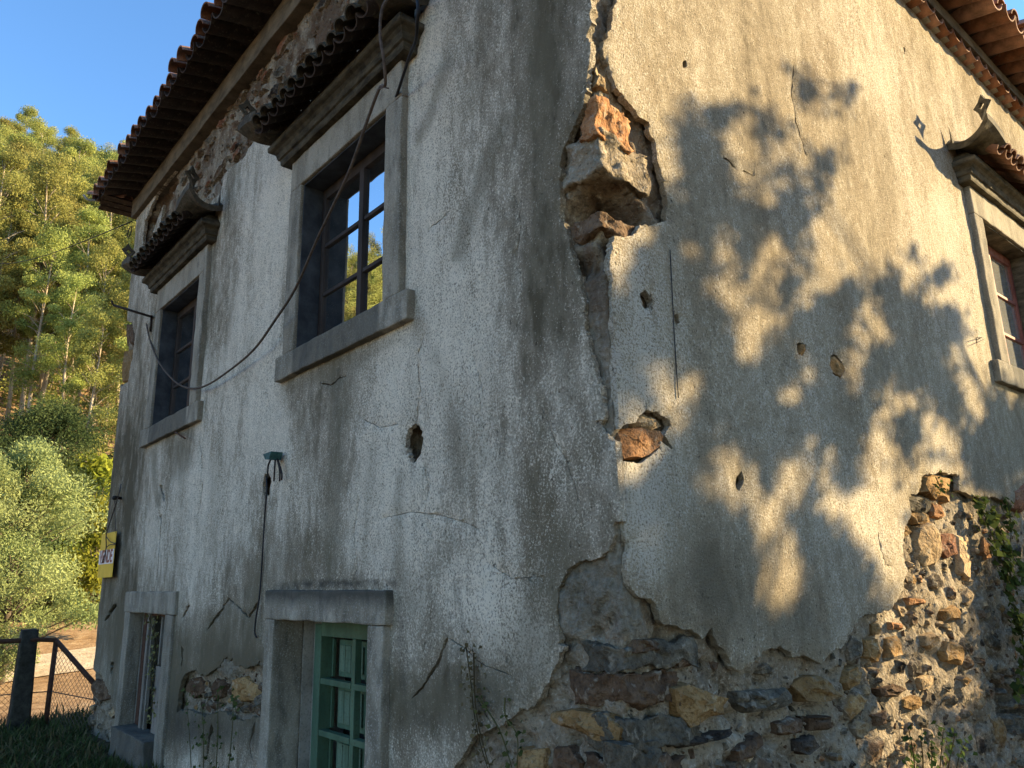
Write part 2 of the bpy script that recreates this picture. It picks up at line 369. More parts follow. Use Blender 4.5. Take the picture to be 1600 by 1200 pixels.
MAT['bark'] = simple('pale_eucalyptus_bark', (.26, .20, .14), (.50, .43, .33), 3, .85, .01, (1, 1, .3), pit=(.12, .08, .05))
MAT['bark_dark'] = simple('brown_bark', (.06, .045, .03), (.14, .11, .08), 6, .9, .01, (1, 1, .3))
def ground_material(name, a, b, c, litter):
    t = NT(name); v = t.vec(); n1 = t.noise(v, .35, 5, .6, .3); n2 = t.noise(v, 4, 5, .65); n3 = t.noise(v, 28, 4, .65)
    col = t.ramp(t.math('ADD', t.math('MULTIPLY', n1, .5), t.math('MULTIPLY', n2, .5)), [(.36, a), (.5, b), (.64, c)])
    col = t.mix(t.math('MULTIPLY', t.ramp(n3, [(.36, 1), (.48, 0)]), .6), col, litter)
    t.bsdf(col, .95, t.bump(t.math('ADD', n2, t.math('MULTIPLY', n3, .4)), .05, .8), .1); return t.m
MAT['ground'] = ground_material('leaf_littered_soil', (.18, .11, .06), (.33, .215, .12), (.46, .335, .21), (.09, .06, .035))
MAT['road'] = ground_material('sandy_dirt_road', (.40, .31, .21), (.54, .44, .32), (.64, .55, .43), (.22, .15, .09))

# ------------------------------------------------------------------ ground
def gz(x, y):
    def ss(a, b, t):
        t = min(1, max(0, (t - a) / (b - a))); return t * t * (3 - 2 * t)
    z = -0.8 * ss(8.7, 11.5, y)
    z -= .35 * (1 - ss(0.0, 6.0, y)) * ss(.4, -.4, x)           # a little lower by the door
    z += 1.3 * ss(17, 29, y)
    r = math.hypot(x + 2.1, y + 1.9)
    az = math.degrees(math.atan2(x + 2.1, y + 1.9))
    k = ss(60, 40, abs(az + 10))
    z += min(max(0, r - 39), 78) * .58 * k * (.80 + .20 * ss(-16, 0, az))
    z += .06 * noise.noise(Vector((x * .4, y * .4, 0))) + .8 * ss(25, 60, r) * noise.noise(Vector((x * .05, y * .05, 3)))
    return z
def line_set(*segs):
    out = []
    for a, b, st in segs:
        n = max(1, int(round((b - a) / st))); out += [a + (b - a) * i / n for i in range(n)]
    out.append(segs[-1][1]); return out
gx = line_set((-400, -120, 28), (-120, -30, 4), (-30, -8, 1), (-8, 14, .35), (14, 40, 2), (40, 120, 8), (120, 400, 28))
gy = line_set((-300, -30, 27), (-30, -4, 2), (-4, 20, .35), (20, 40, 1), (40, 120, 4), (120, 400, 28))
V = [(x, y, gz(x, y)) for y in gy for x in gx]; nx = len(gx)
F = [(j * nx + i, j * nx + i + 1, (j + 1) * nx + i + 1, (j + 1) * nx + i) for j in range(len(gy) - 1) for i in range(nx - 1)]
g = mesh_obj('ground', V, F, MAT['ground'], smooth=True); g['kind'] = 'structure'
def ribbon(name, cl, half, lift, m):
    V = []; F = []; cl = smooth_path([(x, y, 0) for x, y in cl], 14); K = 8
    for i, p in enumerate(cl):
        t = (cl[min(i + 1, len(cl) - 1)] - cl[max(i - 1, 0)]).normalized(); nrm = Vector((-t.y, t.x, 0))
        for k in range(K + 1):
            w = half * (2 * k / K - 1) * (1 + .12 * noise.noise(Vector((p.x * .7, p.y * .7, k))))
            q = p + nrm * w; V.append((q.x, q.y, gz(q.x, q.y) + lift))
    for i in range(len(cl) - 1):
        for k in range(K): F.append((i * (K + 1) + k, i * (K + 1) + k + 1, (i + 1) * (K + 1) + k + 1, (i + 1) * (K + 1) + k))
    o = mesh_obj(name, V, F, m, smooth=True); o['kind'] = 'structure'; return o
MAT['bounce_cut_yard'] = ground_material('dark_weedy_soil', (.04, .035, .018), (.085, .068, .038), (.13, .10, .06), (.025, .02, .012))  # dark ground added before the walls to cut bounce light on them
yx = line_set((-9, 12, .5)); yy = line_set((-9, 8.6, .4)); ny = len(yx)
yd = mesh_obj('bounce_cut_yard', [(x + .25 * noise.noise(Vector((x, y, 1))) * (abs(y - 8.6) > .1), y + .3 * noise.noise(Vector((x * .8, y, 5))), 0) for y in yy for x in yx], [(j * ny + i, j * ny + i + 1, (j + 1) * ny + i + 1, (j + 1) * ny + i) for j in range(len(yy) - 1) for i in range(ny - 1)], MAT['bounce_cut_yard'], smooth=True); yd['kind'] = 'structure'
for v in yd.data.vertices: v.co.z = gz(v.co.x, v.co.y) + .03
ribbon('dirt_road', [(-40, 10.5), (-20, 11.8), (-8, 12.3), (0, 13.0), (6, 14.5), (14, 17), (26, 20), (40, 22)], .85, .03, MAT['road'])
ribbon('dirt_road', [(-22, 16), (-10, 18.2), (-2, 20), (4, 22), (12, 24.5), (24, 26)], 1.0, .04, MAT['road'])

# ------------------------------------------------------------------ the house
house = empty('stone_house')
tag(house, 'derelict two-storey stone house with peeling grey plaster and clay tiled eaves', 'house')
WALL_TOP = 5.90; BASE = -.55; FAR = 7.55; BX = 9.0

WIN_Z0, WIN_Z1, WIN_W = 3.0, 4.22, 1.14
WINS = [('A', 2.20), ('A', 5.43), ('B', 5.05)]
DOOR = (1.71, 2.85, -.5, 1.28)         # y0,y1,z0,z1 on wall A
LOW = (5.07, 6.14, .28, 1.26)
openA = [(2.20 - .6, 2.20 + .6, 2.97, 4.25), (5.43 - .6, 5.43 + .6, 2.97, 4.25), (DOOR[0] - .03, DOOR[1] + .03, -1, DOOR[3] + .03), (LOW[0] - .03, LOW[1] + .03, LOW[2] - .03, LOW[3] + .03)]
openB = [(5.05 - .6, 5.05 + .6, 2.97, 4.25)]

# --- damage outlines, drawn over the photograph and carried onto the wall planes
top_band = [(262, 283), (330, 180), (400, 90), (473, -8), (560, -130), (640, -250), (720, -380), (700, -150), (676, -10), (650, 30), (600, 60), (560, 90), (520, 130), (455, 172), (425, 176), (404, 205), (380, 245), (352, 268), (344, 300), (318, 325), (298, 330), (282, 350), (262, 378), (248, 372), (252, 330)]
slit = [(221, 388), (226, 345), (243, 305), (266, 276), (270, 284), (252, 325), (240, 358), (233, 386)]
cornerA = [(990, -300), (925, -40), (921, 30), (917, 60), (919, 100), (912, 150), (900, 190), (879, 228), (873, 255), (875, 300), (873, 340), (887, 372), (893, 402), (905, 430), (909, 470), (914, 520), (921, 560), (934, 600), (944, 640), (940, 668), (955, 690), (990, 690), (990, 440), (1000, 300)]
cornerB = [(900, -300), (928, -60), (972, -40), (966, -10), (958, 20), (956, 45), (944, 70), (946, 90), (957, 110), (964, 135), (978, 152), (993, 168), (1001, 182), (1015, 190), (1017, 205), (1027, 222), (1030, 250), (1042, 290), (1045, 320), (1042, 343), (1020, 350), (1003, 352), (990, 368), (963, 368), (957, 395), (953, 420), (958, 440), (900, 445)]
stripe = [(953, 440), (957, 440), (955, 520), (956, 620), (952, 620), (951, 520)]
patchB = [(940, 672), (957, 666), (972, 668), (985, 664), (999, 655), (1014, 637), (1033, 646), (1046, 657), (1051, 668), (1044, 678), (1054, 702), (1046, 696), (1038, 686), (1034, 700), (1021, 711), (1004, 723), (985, 719), (962, 722), (950, 712)]
lowA_corner = [(1010, 800), (974, 806), (960, 815), (957, 845), (944, 867), (925, 873), (905, 876), (885, 890), (874, 905), (870, 925), (868, 965), (870, 1005), (879, 1010), (872, 1025), (862, 1052), (848, 1075), (832, 1098), (812, 1110), (797, 1126), (780, 1136), (760, 1142), (737, 1150), (722, 1178), (702, 1200), (685, 1230), (660, 1300), (1010, 1300)]
lowA_left = [(300, 1046), (318, 1056), (334, 1048), (350, 1028), (366, 1038), (385, 1046), (403, 1034), (420, 1040), (420, 1128), (400, 1120), (372, 1128), (345, 1112), (318, 1120), (296, 1108), (276, 1112), (278, 1080), (284, 1060)]
lowA_far = [(120, 1035), (140, 1042), (158, 1058), (170, 1082), (178, 1110), (186, 1160), (190, 1300), (100, 1300)]
farA = [(180, 495), (205, 503), (210, 525), (206, 560), (199, 598), (190, 602), (170, 600)]
lowB = [(940, 800), (968, 806), (978, 830), (983, 855), (980, 880), (985, 905), (1000, 930), (1018, 937), (1030, 952), (1035, 970), (1060, 981), (1084, 985), (1098, 999), (1112, 985), (1120, 1003), (1140, 1030), (1152, 1046), (1172, 1042), (1188, 1024), (1200, 1012), (1222, 1010), (1238, 1022), (1262, 1026), (1285, 1036), (1296, 1022), (1318, 1010), (1332, 990), (1346, 968), (1352, 958), (1375, 960), (1395, 950), (1413, 925), (1418, 890), (1410, 855), (1414, 830), (1425, 800), (1421, 776), (1436, 772), (1443, 742), (1470, 737), (1498, 742), (1500, 766), (1525, 778), (1548, 774), (1570, 782), (1585, 790), (1600, 760), (1660, 760), (1800, 850), (2000, 1000), (2000, 1500), (900, 1500)]
holesA_px = [top_band, slit, cornerA, lowA_corner, lowA_left, lowA_far, farA]
wall_hole = [(636, 668), (645, 662), (656, 672), (658, 690), (655, 712), (645, 724), (636, 716), (632, 695)]
holesA_px.append(wall_hole)
holesA_px.append([(412, 742), (418, 740), (422, 752), (417, 775), (410, 776), (408, 760)])
holesB_px = [cornerB, stripe, patchB, lowB,
             [(1247, 537), (1258, 535), (1261, 545), (1258, 556), (1249, 553)],
             [(1300, 554), (1309, 553), (1318, 565), (1321, 580), (1314, 592), (1304, 583), (1298, 570)],
             [(1002, 458), (1012, 452), (1020, 465), (1018, 480), (1008, 482)], [(1052, 490), (1060, 490), (1064, 500), (1058, 506)],
             [(1151, 742), (1160, 737), (1165, 748), (1158, 765), (1152, 758)], [(1066, 92), (1072, 91), (1074, 104), (1068, 105)]]
def crack(pts, w0, w1, seed=0):
    r = random.Random(seed); L = []; Rr = []; n = len(pts); fine = []
    for i in range(n - 1):
        for k in range(4):
            t = k / 4; fine.append((pts[i][0] * (1 - t) + pts[i + 1][0] * t + r.uniform(-1, 1), pts[i][1] * (1 - t) + pts[i + 1][1] * t + r.uniform(-1, 1)))
    fine.append(pts[-1]); m = len(fine)
    for i, p in enumerate(fine):
        a = fine[max(0, i - 1)]; b = fine[min(m - 1, i + 1)]; dx, dy = b[0] - a[0], b[1] - a[1]; l = math.hypot(dx, dy) + 1e-6
        w = (w0 + (w1 - w0) * i / (m - 1)) * r.uniform(.6, 1.3) * .5 * (1 if 0 < i < m - 1 else .15)
        L.append((p[0] - dy / l * w, p[1] + dx / l * w)); Rr.append((p[0] + dy / l * w, p[1] - dx / l * w))
    return L + Rr[::-1]
cracksA = [crack([(250, 757), (253, 768), (257, 785)], 4, 3, 1), crack([(252, 800), (250, 830), (246, 880), (244, 924)], 1.6, 1.2, 2), crack([(180, 943), (171, 958), (162, 971)], 6, 3, 3),
           crack([(176, 1034), (173, 1045), (174, 1054)], 5, 3, 4), crack([(357, 934), (348, 950), (335, 968), (322, 985)], 6, 2, 5), crack([(295, 945), (289, 955), (284, 965)], 4, 2, 6), crack([(698, 996), (690, 1015), (683, 1034), (668, 1056), (657, 1074), (640, 1092)], 6, 3, 31), crack([(357, 934), (368, 946), (378, 955), (388, 965)], 3, 3, 32), crack([(388, 965), (396, 952), (404, 938)], 6, 3, 33), crack([(362, 1028), (350, 1050), (344, 1070), (337, 1090)], 7, 4, 34), crack([(698, 996), (722, 1012), (745, 1036), (770, 1046), (800, 1058)], 2, 1.2, 35), crack([(330, 1130), (326, 1160), (320, 1190)], 5, 3, 36), crack([(396, 1128), (388, 1165), (392, 1190)], 3, 2, 37), crack([(735, 1080), (752, 1110), (770, 1140)], 1.5, 1, 38),
           crack([(600, 810), (640, 800), (690, 805), (745, 826)], 1.0, 1.0, 7), crack([(500, 598), (515, 602), (530, 590), (540, 587)], 2.5, 1.2, 8), crack([(560, 650), (590, 668), (620, 663)], 1.2, .8, 9),
           crack([(673, 353), (685, 345), (697, 333)], 2, 1, 10), crack([(660, 724), (668, 760), (662, 800), (675, 850)], .9, .6, 12), crack([(648, 660), (655, 610), (650, 560), (662, 520)], .9, .6, 13), crack([(740, 560), (752, 610), (748, 650), (760, 700)], .8, .6, 14), crack([(800, 300), (812, 350), (806, 400), (815, 450)], .9, .6, 15), crack([(560, 780), (552, 830), (558, 880), (550, 915)], .9, .6, 16), crack([(845, 640), (870, 700), (885, 720), (905, 790)], 1, .7, 17), crack([(312, 690), (318, 740), (310, 800)], .9, .6, 18), crack([(760, 880), (800, 905), (850, 900)], .9, .6, 19), crack([(282, 1010), (284, 1030), (282, 1048)], 4, 2, 11)]
cracksB = [crack([(1242, 100), (1238, 140), (1245, 190), (1255, 220), (1262, 245)], 1.6, 1.4, 21), crack([(1130, 244), (1139, 252), (1149, 261)], 3.5, 2.5, 22), crack([(1160, 266), (1170, 270), (1180, 275)], 2, 1, 23),
           crack([(1372, 828), (1378, 860), (1384, 882), (1396, 884)], 1.4, 1.0, 24), crack([(1412, 72), (1416, 85)], 2.5, 1, 25), crack([(1562, 145), (1567, 160), (1571, 172)], 2.5, 1.5, 26)]

def sheet(name, outer, holes, openings, to3d, inward, step, stains, mat, thick=.032, seed=0.0, near=None):
    """A coat of plaster: triangulated sheet with ragged holes and a real thickness."""
    xs = [p[0] for p in outer]; zs = [p[1] for p in outer]
    pts = []; edges = []
    def ring(poly):
        b = len(pts); pts.extend(poly); n = len(poly); edges.extend((b + i, b + (i + 1) % n) for i in range(n))
    ro = rough(outer, .08, .004, seed); ring(ro)
    HP = []
    for h, amp in holes:
        hp = rough(h, .012, amp, seed) if amp > 0 else h
        HP.append(hp); ring(hp)
    OP = []
    for a, b, c, d in openings:
        o = [(a, c), (b, c), (b, d), (a, d)]; OP.append(o); ring(o)
    G = []
    y = min(zs) + step / 2
    while y < max(zs):
        x = min(xs) + step / 2
        while x < max(xs):
            G.append((x + rnd.uniform(-.3, .3) * step, y + rnd.uniform(-.3, .3) * step)); x += step
        y += step
    G = np.array(G)
    keep = inpoly(G, ro)
    for h in HP: keep &= ~inpoly(G, h)
    for o in OP: keep &= ~inpoly(G, o)
    G = G[keep]
    allp = [Vector(p) for p in pts] + [Vector(p) for p in G]
    vo, eo, fo, _, _, _ = delaunay_2d_cdt(allp, edges, [], 0, 1e-5)
    P = np.array([(v.x, v.y) for v in vo])
    T = np.array([f for f in fo if len(f) == 3])
    c = P[T].mean(1)
    keep = inpoly(c, ro)
    for h in HP: keep &= ~inpoly(c, h)
    for o in OP: keep &= ~inpoly(c, o)
    T = T[keep]
    used = np.unique(T); remap = -np.ones(len(P), int); remap[used] = np.arange(len(used)); T = remap[T]; P = P[used]
    ec = {}
    for t in T:
        for a, b in ((t[0], t[1]), (t[1], t[2]), (t[2], t[0])): ec.setdefault((min(a, b), max(a, b)), []).append((a, b))
    bnd = [v[0] for v in ec.values() if len(v) == 1]
    bv = set(); [bv.update(e) for e in bnd]
    V = []
    for i, (a, z) in enumerate(P):
        q = to3d(a, z); d = .010 * fbm((a, z, seed), 1.3, 2, seed) + .006 * fbm((a, z, seed), 7, 2, seed + 3)
        fade = min(1, max(0, (a - .04) / .25)) if near else 1
        d = d * fade
        if i in bv: d = d + .004 + .004 * rnd.random()
        V.append(q + inward * max(-.004, d))
    n0 = len(V); bl = sorted(bv); bi = {v: n0 + k for k, v in enumerate(bl)}
    for v in bl: V.append(to3d(*P[v]) + inward * (thick + .01 * rnd.random()))
    F = [tuple(int(k) for k in t) for t in T]
    F += [(int(b), int(a), bi[a], bi[b]) for a, b in bnd]
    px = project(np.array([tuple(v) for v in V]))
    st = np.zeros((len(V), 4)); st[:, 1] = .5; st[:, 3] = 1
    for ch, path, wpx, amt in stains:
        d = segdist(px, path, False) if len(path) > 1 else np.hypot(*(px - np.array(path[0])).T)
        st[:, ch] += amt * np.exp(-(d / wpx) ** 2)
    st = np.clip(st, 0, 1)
    me = mesh_obj(name, V, F, mat, house, True, {'stain': st})
    bm = bmesh.new(); bm.from_mesh(me.data); bmesh.ops.recalc_face_normals(bm, faces=bm.faces)
    for e in bm.edges:
        if len(e.link_faces) == 2 and e.calc_face_angle(0) > .7: e.smooth = False
    bm.to_mesh(me.data); bm.free()
    return me

stA = [  # channel 0 brown run-off, 1 surviving white wash (neutral .5), 2 black mould ; photo paths on this wall
    (0, [(530, 595), (524, 700), (520, 800), (516, 890)], 14, .95), (0, [(548, 570), (545, 640)], 26, .5), (0, [(700, 90), (668, 190), (655, 215)], 12, .8), (0, [(790, 190), (760, 260), (735, 330), (715, 400)], 16, .85),
    (0, [(760, 0), (745, 120), (735, 170)], 22, .5), (0, [(870, 60), (850, 250), (850, 420), (890, 620)], 32, .55), (0, [(835, 0), (830, 180)], 26, .6), (0, [(790, 420), (760, 560), (750, 700)], 40, .35),
    (0, [(625, 740), (622, 900)], 14, .6), (0, [(700, 850), (640, 930)], 30, .5), (0, [(470, 860), (430, 905)], 30, .5), (0, [(800, 750), (860, 850)], 60, .35), (0, [(240, 708), (242, 760), (248, 790)], 6, .8),
    (0, [(285, 690), (280, 900)], 8, .5), (0, [(400, 880), (395, 930)], 16, .6), (0, [(300, 480), (330, 560), (340, 640)], 10, .3), (0, [(200, 420), (185, 560), (160, 800)], 22, .4), (0, [(170, 900), (200, 1050)], 40, .45), (0, [(440, 600), (420, 700)], 20, .35),
    (1, [(650, 20), (670, 200), (690, 420), (700, 560)], 60, .35), (1, [(600, 560), (590, 760), (560, 860)], 40, .35), (1, [(440, 250), (420, 420), (390, 640), (360, 820)], 45, .35), (1, [(420, 640), (480, 800)], 40, .35), (1, [(760, 930), (800, 990)], 60, .4), (1, [(250, 850), (300, 760)], 40, .3),
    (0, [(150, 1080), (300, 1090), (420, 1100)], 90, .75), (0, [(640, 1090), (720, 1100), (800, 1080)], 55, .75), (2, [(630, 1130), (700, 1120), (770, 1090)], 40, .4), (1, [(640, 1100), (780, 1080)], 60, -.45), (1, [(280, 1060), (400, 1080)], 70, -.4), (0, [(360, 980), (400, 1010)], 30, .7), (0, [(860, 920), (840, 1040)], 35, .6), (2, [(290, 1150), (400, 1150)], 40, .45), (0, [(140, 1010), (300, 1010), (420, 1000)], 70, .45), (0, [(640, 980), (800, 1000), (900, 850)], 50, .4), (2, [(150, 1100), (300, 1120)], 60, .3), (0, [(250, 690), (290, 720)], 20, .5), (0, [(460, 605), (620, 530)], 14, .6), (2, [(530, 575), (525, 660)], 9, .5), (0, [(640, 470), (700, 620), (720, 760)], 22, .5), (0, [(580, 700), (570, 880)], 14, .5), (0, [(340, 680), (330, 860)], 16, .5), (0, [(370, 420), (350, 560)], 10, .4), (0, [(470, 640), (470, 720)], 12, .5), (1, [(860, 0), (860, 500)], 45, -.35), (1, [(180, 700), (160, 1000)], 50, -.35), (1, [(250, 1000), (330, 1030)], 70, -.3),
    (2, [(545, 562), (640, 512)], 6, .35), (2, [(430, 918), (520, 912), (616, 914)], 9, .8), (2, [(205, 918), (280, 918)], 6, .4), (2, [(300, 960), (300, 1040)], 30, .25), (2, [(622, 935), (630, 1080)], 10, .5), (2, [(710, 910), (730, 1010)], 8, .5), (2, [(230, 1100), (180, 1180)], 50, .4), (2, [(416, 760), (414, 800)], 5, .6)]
stB = [(1, [(985, 420), (1010, 560), (1000, 740), (1010, 860)], 55, .5), (0, [(1010, 30), (990, 100)], 30, .4), (0, [(1070, 400), (1000, 560)], 50, .3), (0, [(1225, 30), (1215, 70)], 14, .4), (0, [(1400, 200), (1440, 230)], 50, .35), (0, [(1490, 140), (1498, 180)], 8, .6), (0, [(1390, 330), (1300, 450)], 60, .3),
       (0, [(1030, 760), (1100, 900), (1250, 980)], 70, .45), (1, [(1300, 30), (1360, 120)], 50, .35), (1, [(1470, 330), (1510, 520)], 35, .4), (1, [(980, 560), (1000, 640)], 30, .4), (1, [(1350, 780), (1380, 840)], 40, .3), (1, [(1000, 700), (990, 760)], 30, .4),
       (1, [(1100, 900), (1260, 970)], 90, -.35), (2, [(1080, 900), (1200, 980), (1320, 960)], 60, .28), (2, [(960, 800), (1000, 920)], 30, .3), (2, [(1100, 470), (1000, 520)], 60, .15)]
outA = [(0, BASE), (7.36, BASE), (7.47, 2.0), (FAR, 4.0), (7.60, WALL_TOP), (0, WALL_TOP)]
outB = [(.037, BASE), (BX, BASE), (BX, WALL_TOP), (.037, WALL_TOP)]
NA = Vector((1, 0, 0)); NB = Vector((0, 1, 0))
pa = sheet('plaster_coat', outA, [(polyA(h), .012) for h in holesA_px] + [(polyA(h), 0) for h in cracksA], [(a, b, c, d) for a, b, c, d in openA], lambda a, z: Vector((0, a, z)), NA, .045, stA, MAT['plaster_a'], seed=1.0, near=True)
pa['label'] = 'grey-white weathered lime plaster on the shaded front wall'
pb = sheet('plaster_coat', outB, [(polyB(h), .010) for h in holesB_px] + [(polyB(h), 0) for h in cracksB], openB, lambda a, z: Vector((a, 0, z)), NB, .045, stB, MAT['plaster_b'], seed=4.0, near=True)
pb['label'] = 'tan sunlit lime plaster with dappled tree shade on the side wall'

# --- where the stones sit
TODO = []
placed = {'A': [], 'B': []}
def put(wall, px, mat, front=.012, bulge=.012):
    poly = polyA(px) if wall == 'A' else polyB(px)
    TODO.append((poly, wall, front + .014, mat, len(placed['A']) + 100 * len(placed['B']) + 17, bulge, .10, .3))
    cx = sum(p[0] for p in poly) / len(poly); cz = sum(p[1] for p in poly) / len(poly)
    placed[wall].append((cx, cz, max(abs(p[0] - cx) for p in poly), max(abs(p[1] - cz) for p in poly)))
# stones one can pick out on the sunlit wall
put('B', [(974, 674), (990, 668), (1012, 666), (1036, 672), (1040, 690), (1026, 706), (1006, 716), (990, 714), (976, 718), (970, 698)], 'st_orange', -.004)
put('B', [(1000, 658), (1014, 642), (1034, 652), (1044, 664), (1030, 672), (1004, 667)], 'st_tan', .018)
put('B', [(1449, 745), (1470, 742), (1497, 746), (1500, 765), (1492, 785), (1470, 780), (1447, 768)], 'st_ochre', .008)
put('B', [(1424, 778), (1446, 772), (1468, 782), (1462, 805), (1440, 800), (1426, 795)], 'st_grey', .014)
put('B', [(1466, 785), (1484, 788), (1490, 805), (1478, 812), (1466, 806)], 'st_orange', .014)
put('B', [(1432, 802), (1452, 797), (1466, 812), (1462, 820), (1440, 818)], 'st_ochre', .014)
put('B', [(1412, 818), (1430, 820), (1438, 832), (1425, 838), (1411, 834)], 'st_ochre', .016)
put('B', [(1444, 822), (1460, 815), (1474, 832), (1477, 860), (1474, 880), (1456, 886), (1446, 872), (1443, 845)], 'st_tan', .004, .02)
put('B', [(1478, 836), (1492, 833), (1502, 845), (1503, 866), (1490, 872), (1478, 860)], 'st_red', .004, .018)
put('B', [(1506, 836), (1526, 838), (1530, 880), (1526, 905), (1512, 896), (1508, 868)], 'st_tan', .014)
put('B', [(1545, 838), (1553, 845), (1558, 868), (1550, 876), (1543, 862)], 'st_orange', .010)
put('B', [(1428, 934), (1454, 936), (1455, 944), (1432, 946)], 'st_orange', .012)
put('B', [(1482, 955), (1500, 946), (1516, 956), (1514, 968), (1490, 970)], 'st_ochre', .012)
put('B', [(1400, 972), (1420, 974), (1422, 985), (1402, 984)], 'st_orange', .012)
put('B', [(1372, 975), (1386, 974), (1388, 990), (1376, 994)], 'st_ochre', .014)
put('B', [(1362, 1000), (1376, 998), (1388, 1016), (1384, 1036), (1368, 1028)], 'st_ochre', .006, .02)
put('B', [(1394, 998), (1412, 993), (1420, 1006), (1418, 1024), (1396, 1028)], 'st_ochre', .004, .02)
put('B', [(1452, 994), (1470, 988), (1480, 1002), (1466, 1016), (1454, 1010)], 'st_tan', .010)
put('B', [(1490, 1002), (1508, 1005), (1516, 1022), (1510, 1040), (1490, 1034), (1484, 1018)], 'st_ochre', .006, .02)
put('B', [(1252, 1072), (1268, 1058), (1292, 1056), (1310, 1070), (1318, 1088), (1300, 1097), (1266, 1098)], 'st_ochre', .004, .02)
put('B', [(1334, 1050), (1346, 1041), (1354, 1052), (1350, 1070), (1336, 1080), (1330, 1068)], 'st_ochre', .008)
put('B', [(1385, 1078), (1410, 1070), (1428, 1078), (1412, 1090), (1390, 1090)], 'st_brown', .012)
put('B', [(1422, 1094), (1440, 1088), (1450, 1104), (1438, 1112), (1422, 1106)], 'st_ochre', .008, .02)
put('B', [(1446, 1060), (1464, 1056), (1466, 1072), (1452, 1080)], 'st_tan', .01)
put('B', [(1056, 1076), (1084, 1068), (1110, 1080), (1146, 1092), (1140, 1118), (1112, 1130), (1086, 1142), (1066, 1116)], 'st_ochre', .004, .025)
put('B', [(1160, 1082), (1200, 1080), (1240, 1076), (1246, 1098), (1218, 1112), (1180, 1116), (1164, 1100)], 'st_grey', .008, .02)
put('B', [(1070, 1165), (1110, 1150), (1160, 1140), (1150, 1152), (1110, 1164), (1078, 1172)], 'st_dark', .014)
put('B', [(1225, 1132), (1245, 1122), (1262, 1124), (1266, 1146), (1240, 1152), (1226, 1148)], 'st_brown', .006, .02)
put('B', [(1270, 1122), (1310, 1120), (1314, 1142), (1276, 1144)], 'st_brown', .006, .018)
put('B', [(1160, 1175), (1180, 1158), (1200, 1146), (1202, 1165), (1184, 1186), (1164, 1192)], 'st_brown', .006, .02)
put('B', [(1255, 1160), (1280, 1150), (1290, 1168), (1270, 1182), (1255, 1176)], 'st_dark', .006, .02)
put('B', [(1380, 1120), (1395, 1112), (1396, 1132), (1384, 1136)], 'st_brown', .01)
put('B', [(998, 1000), (1030, 999), (1052, 1016), (1050, 1022), (996, 1022)], 'st_brown', .010, .02)
put('B', [(1068, 1030), (1096, 1024), (1100, 1040), (1074, 1046)], 'st_brown', .016)
put('B', [(975, 1165), (1040, 1158), (1046, 1180), (1044, 1215), (980, 1215)], 'st_grey', .0, .02)
put('B', [(1252, 538), (1257, 536), (1260, 546), (1257, 555), (1250, 552)], 'st_ochre', -.012)
put('B', [(1301, 556), (1309, 555), (1317, 567), (1320, 580), (1313, 590), (1304, 581), (1299, 570)], 'st_ochre', -.012)
put('B', [(1584, 765), (1600, 755), (1612, 780), (1606, 800), (1588, 795)], 'st_red', -.01, .02)
# on the shaded wall
put('A', [(850, 1115), (890, 1108), (940, 1116), (968, 1140), (960, 1165), (920, 1160), (885, 1142), (860, 1130)], 'st_ochre', .0, .03)
put('A', [(800, 1170), (838, 1172), (840, 1215), (796, 1215)], 'st_ochre', .008, .02)
put('A', [(855, 1170), (880, 1168), (900, 1195), (895, 1215), (852, 1210)], 'st_brown', .008, .02)
put('A', [(360, 1062), (376, 1058), (392, 1072), (390, 1096), (368, 1098), (358, 1082)], 'st_ochre', .006)
put('A', [(330, 1060), (346, 1070), (340, 1090), (326, 1096), (318, 1076)], 'st_brown', .010)
put('A', [(290, 1062), (306, 1058), (312, 1080), (296, 1092), (286, 1080)], 'st_brown', .012)
put('A', [(144, 1062), (160, 1066), (166, 1092), (150, 1096), (140, 1080)], 'st_brown', .012)
put('A', [(188, 548), (203, 542), (205, 570), (198, 596), (186, 596)], 'st_ochre', .01)
put('A', [(190, 506), (205, 506), (207, 535), (190, 540)], 'st_brown', .012)
# rubble filling in the rest
def fill(wall, poly, n, smin, smax, mats, seed, front=(.026, .052), zstretch=.62):
    r = random.Random(seed); xs = [p[0] for p in poly]; zz = [p[1] for p in poly]; tries = 0; k = 0
    arr = poly
    while k < n and tries < n * 60:
        tries += 1
        s = smin + (smax - smin) * r.random() ** 1.6; x = r.uniform(min(xs), max(xs)); z = r.uniform(min(zz), max(zz)); hz = s * r.uniform(zstretch * .7, zstretch * 1.3)
        test = np.array([(x - s, z), (x + s, z), (x, z - hz), (x, z + hz), (x, z)])
        if not inpoly(test, arr).all(): continue
        if any(abs(x - q[0]) < (s + q[2]) * .9 and abs(z - q[1]) < (hz + q[3]) * .9 for q in placed[wall]): continue
        placed[wall].append((x, z, s, hz)); m = r.choice((5, 6, 7)); rot = r.uniform(-.35, .35); out = []
        for i in range(m):
            th = 2 * math.pi * (i + r.uniform(-.28, .28)) / m; rr = r.uniform(.78, 1.12)
            a = s * rr * math.cos(th); b = hz * rr * math.sin(th)
            out.append((x + a * math.cos(rot) - b * math.sin(rot), z + a * math.sin(rot) + b * math.cos(rot)))
        TODO.append((out, wall, r.uniform(*front), r.choice(mats), seed * 1000 + k, r.uniform(.008, .02), .10, 1.0)); k += 1
lowB_fill = polyB([(1000, 1010), (1100, 1015), (1150, 1055), (1200, 1030), (1290, 1045), (1350, 985), (1420, 935), (1420, 830), (1440, 790), (1580, 800), (1680, 900), (1680, 1250), (1000, 1250)])
fill('B', lowB_fill, 190, .03, .17, ['st_brown', 'st_grey', 'st_dark', 'st_tan', 'st_ochre', 'st_brown', 'st_grey', 'st_orange', 'st_tan'], 3)
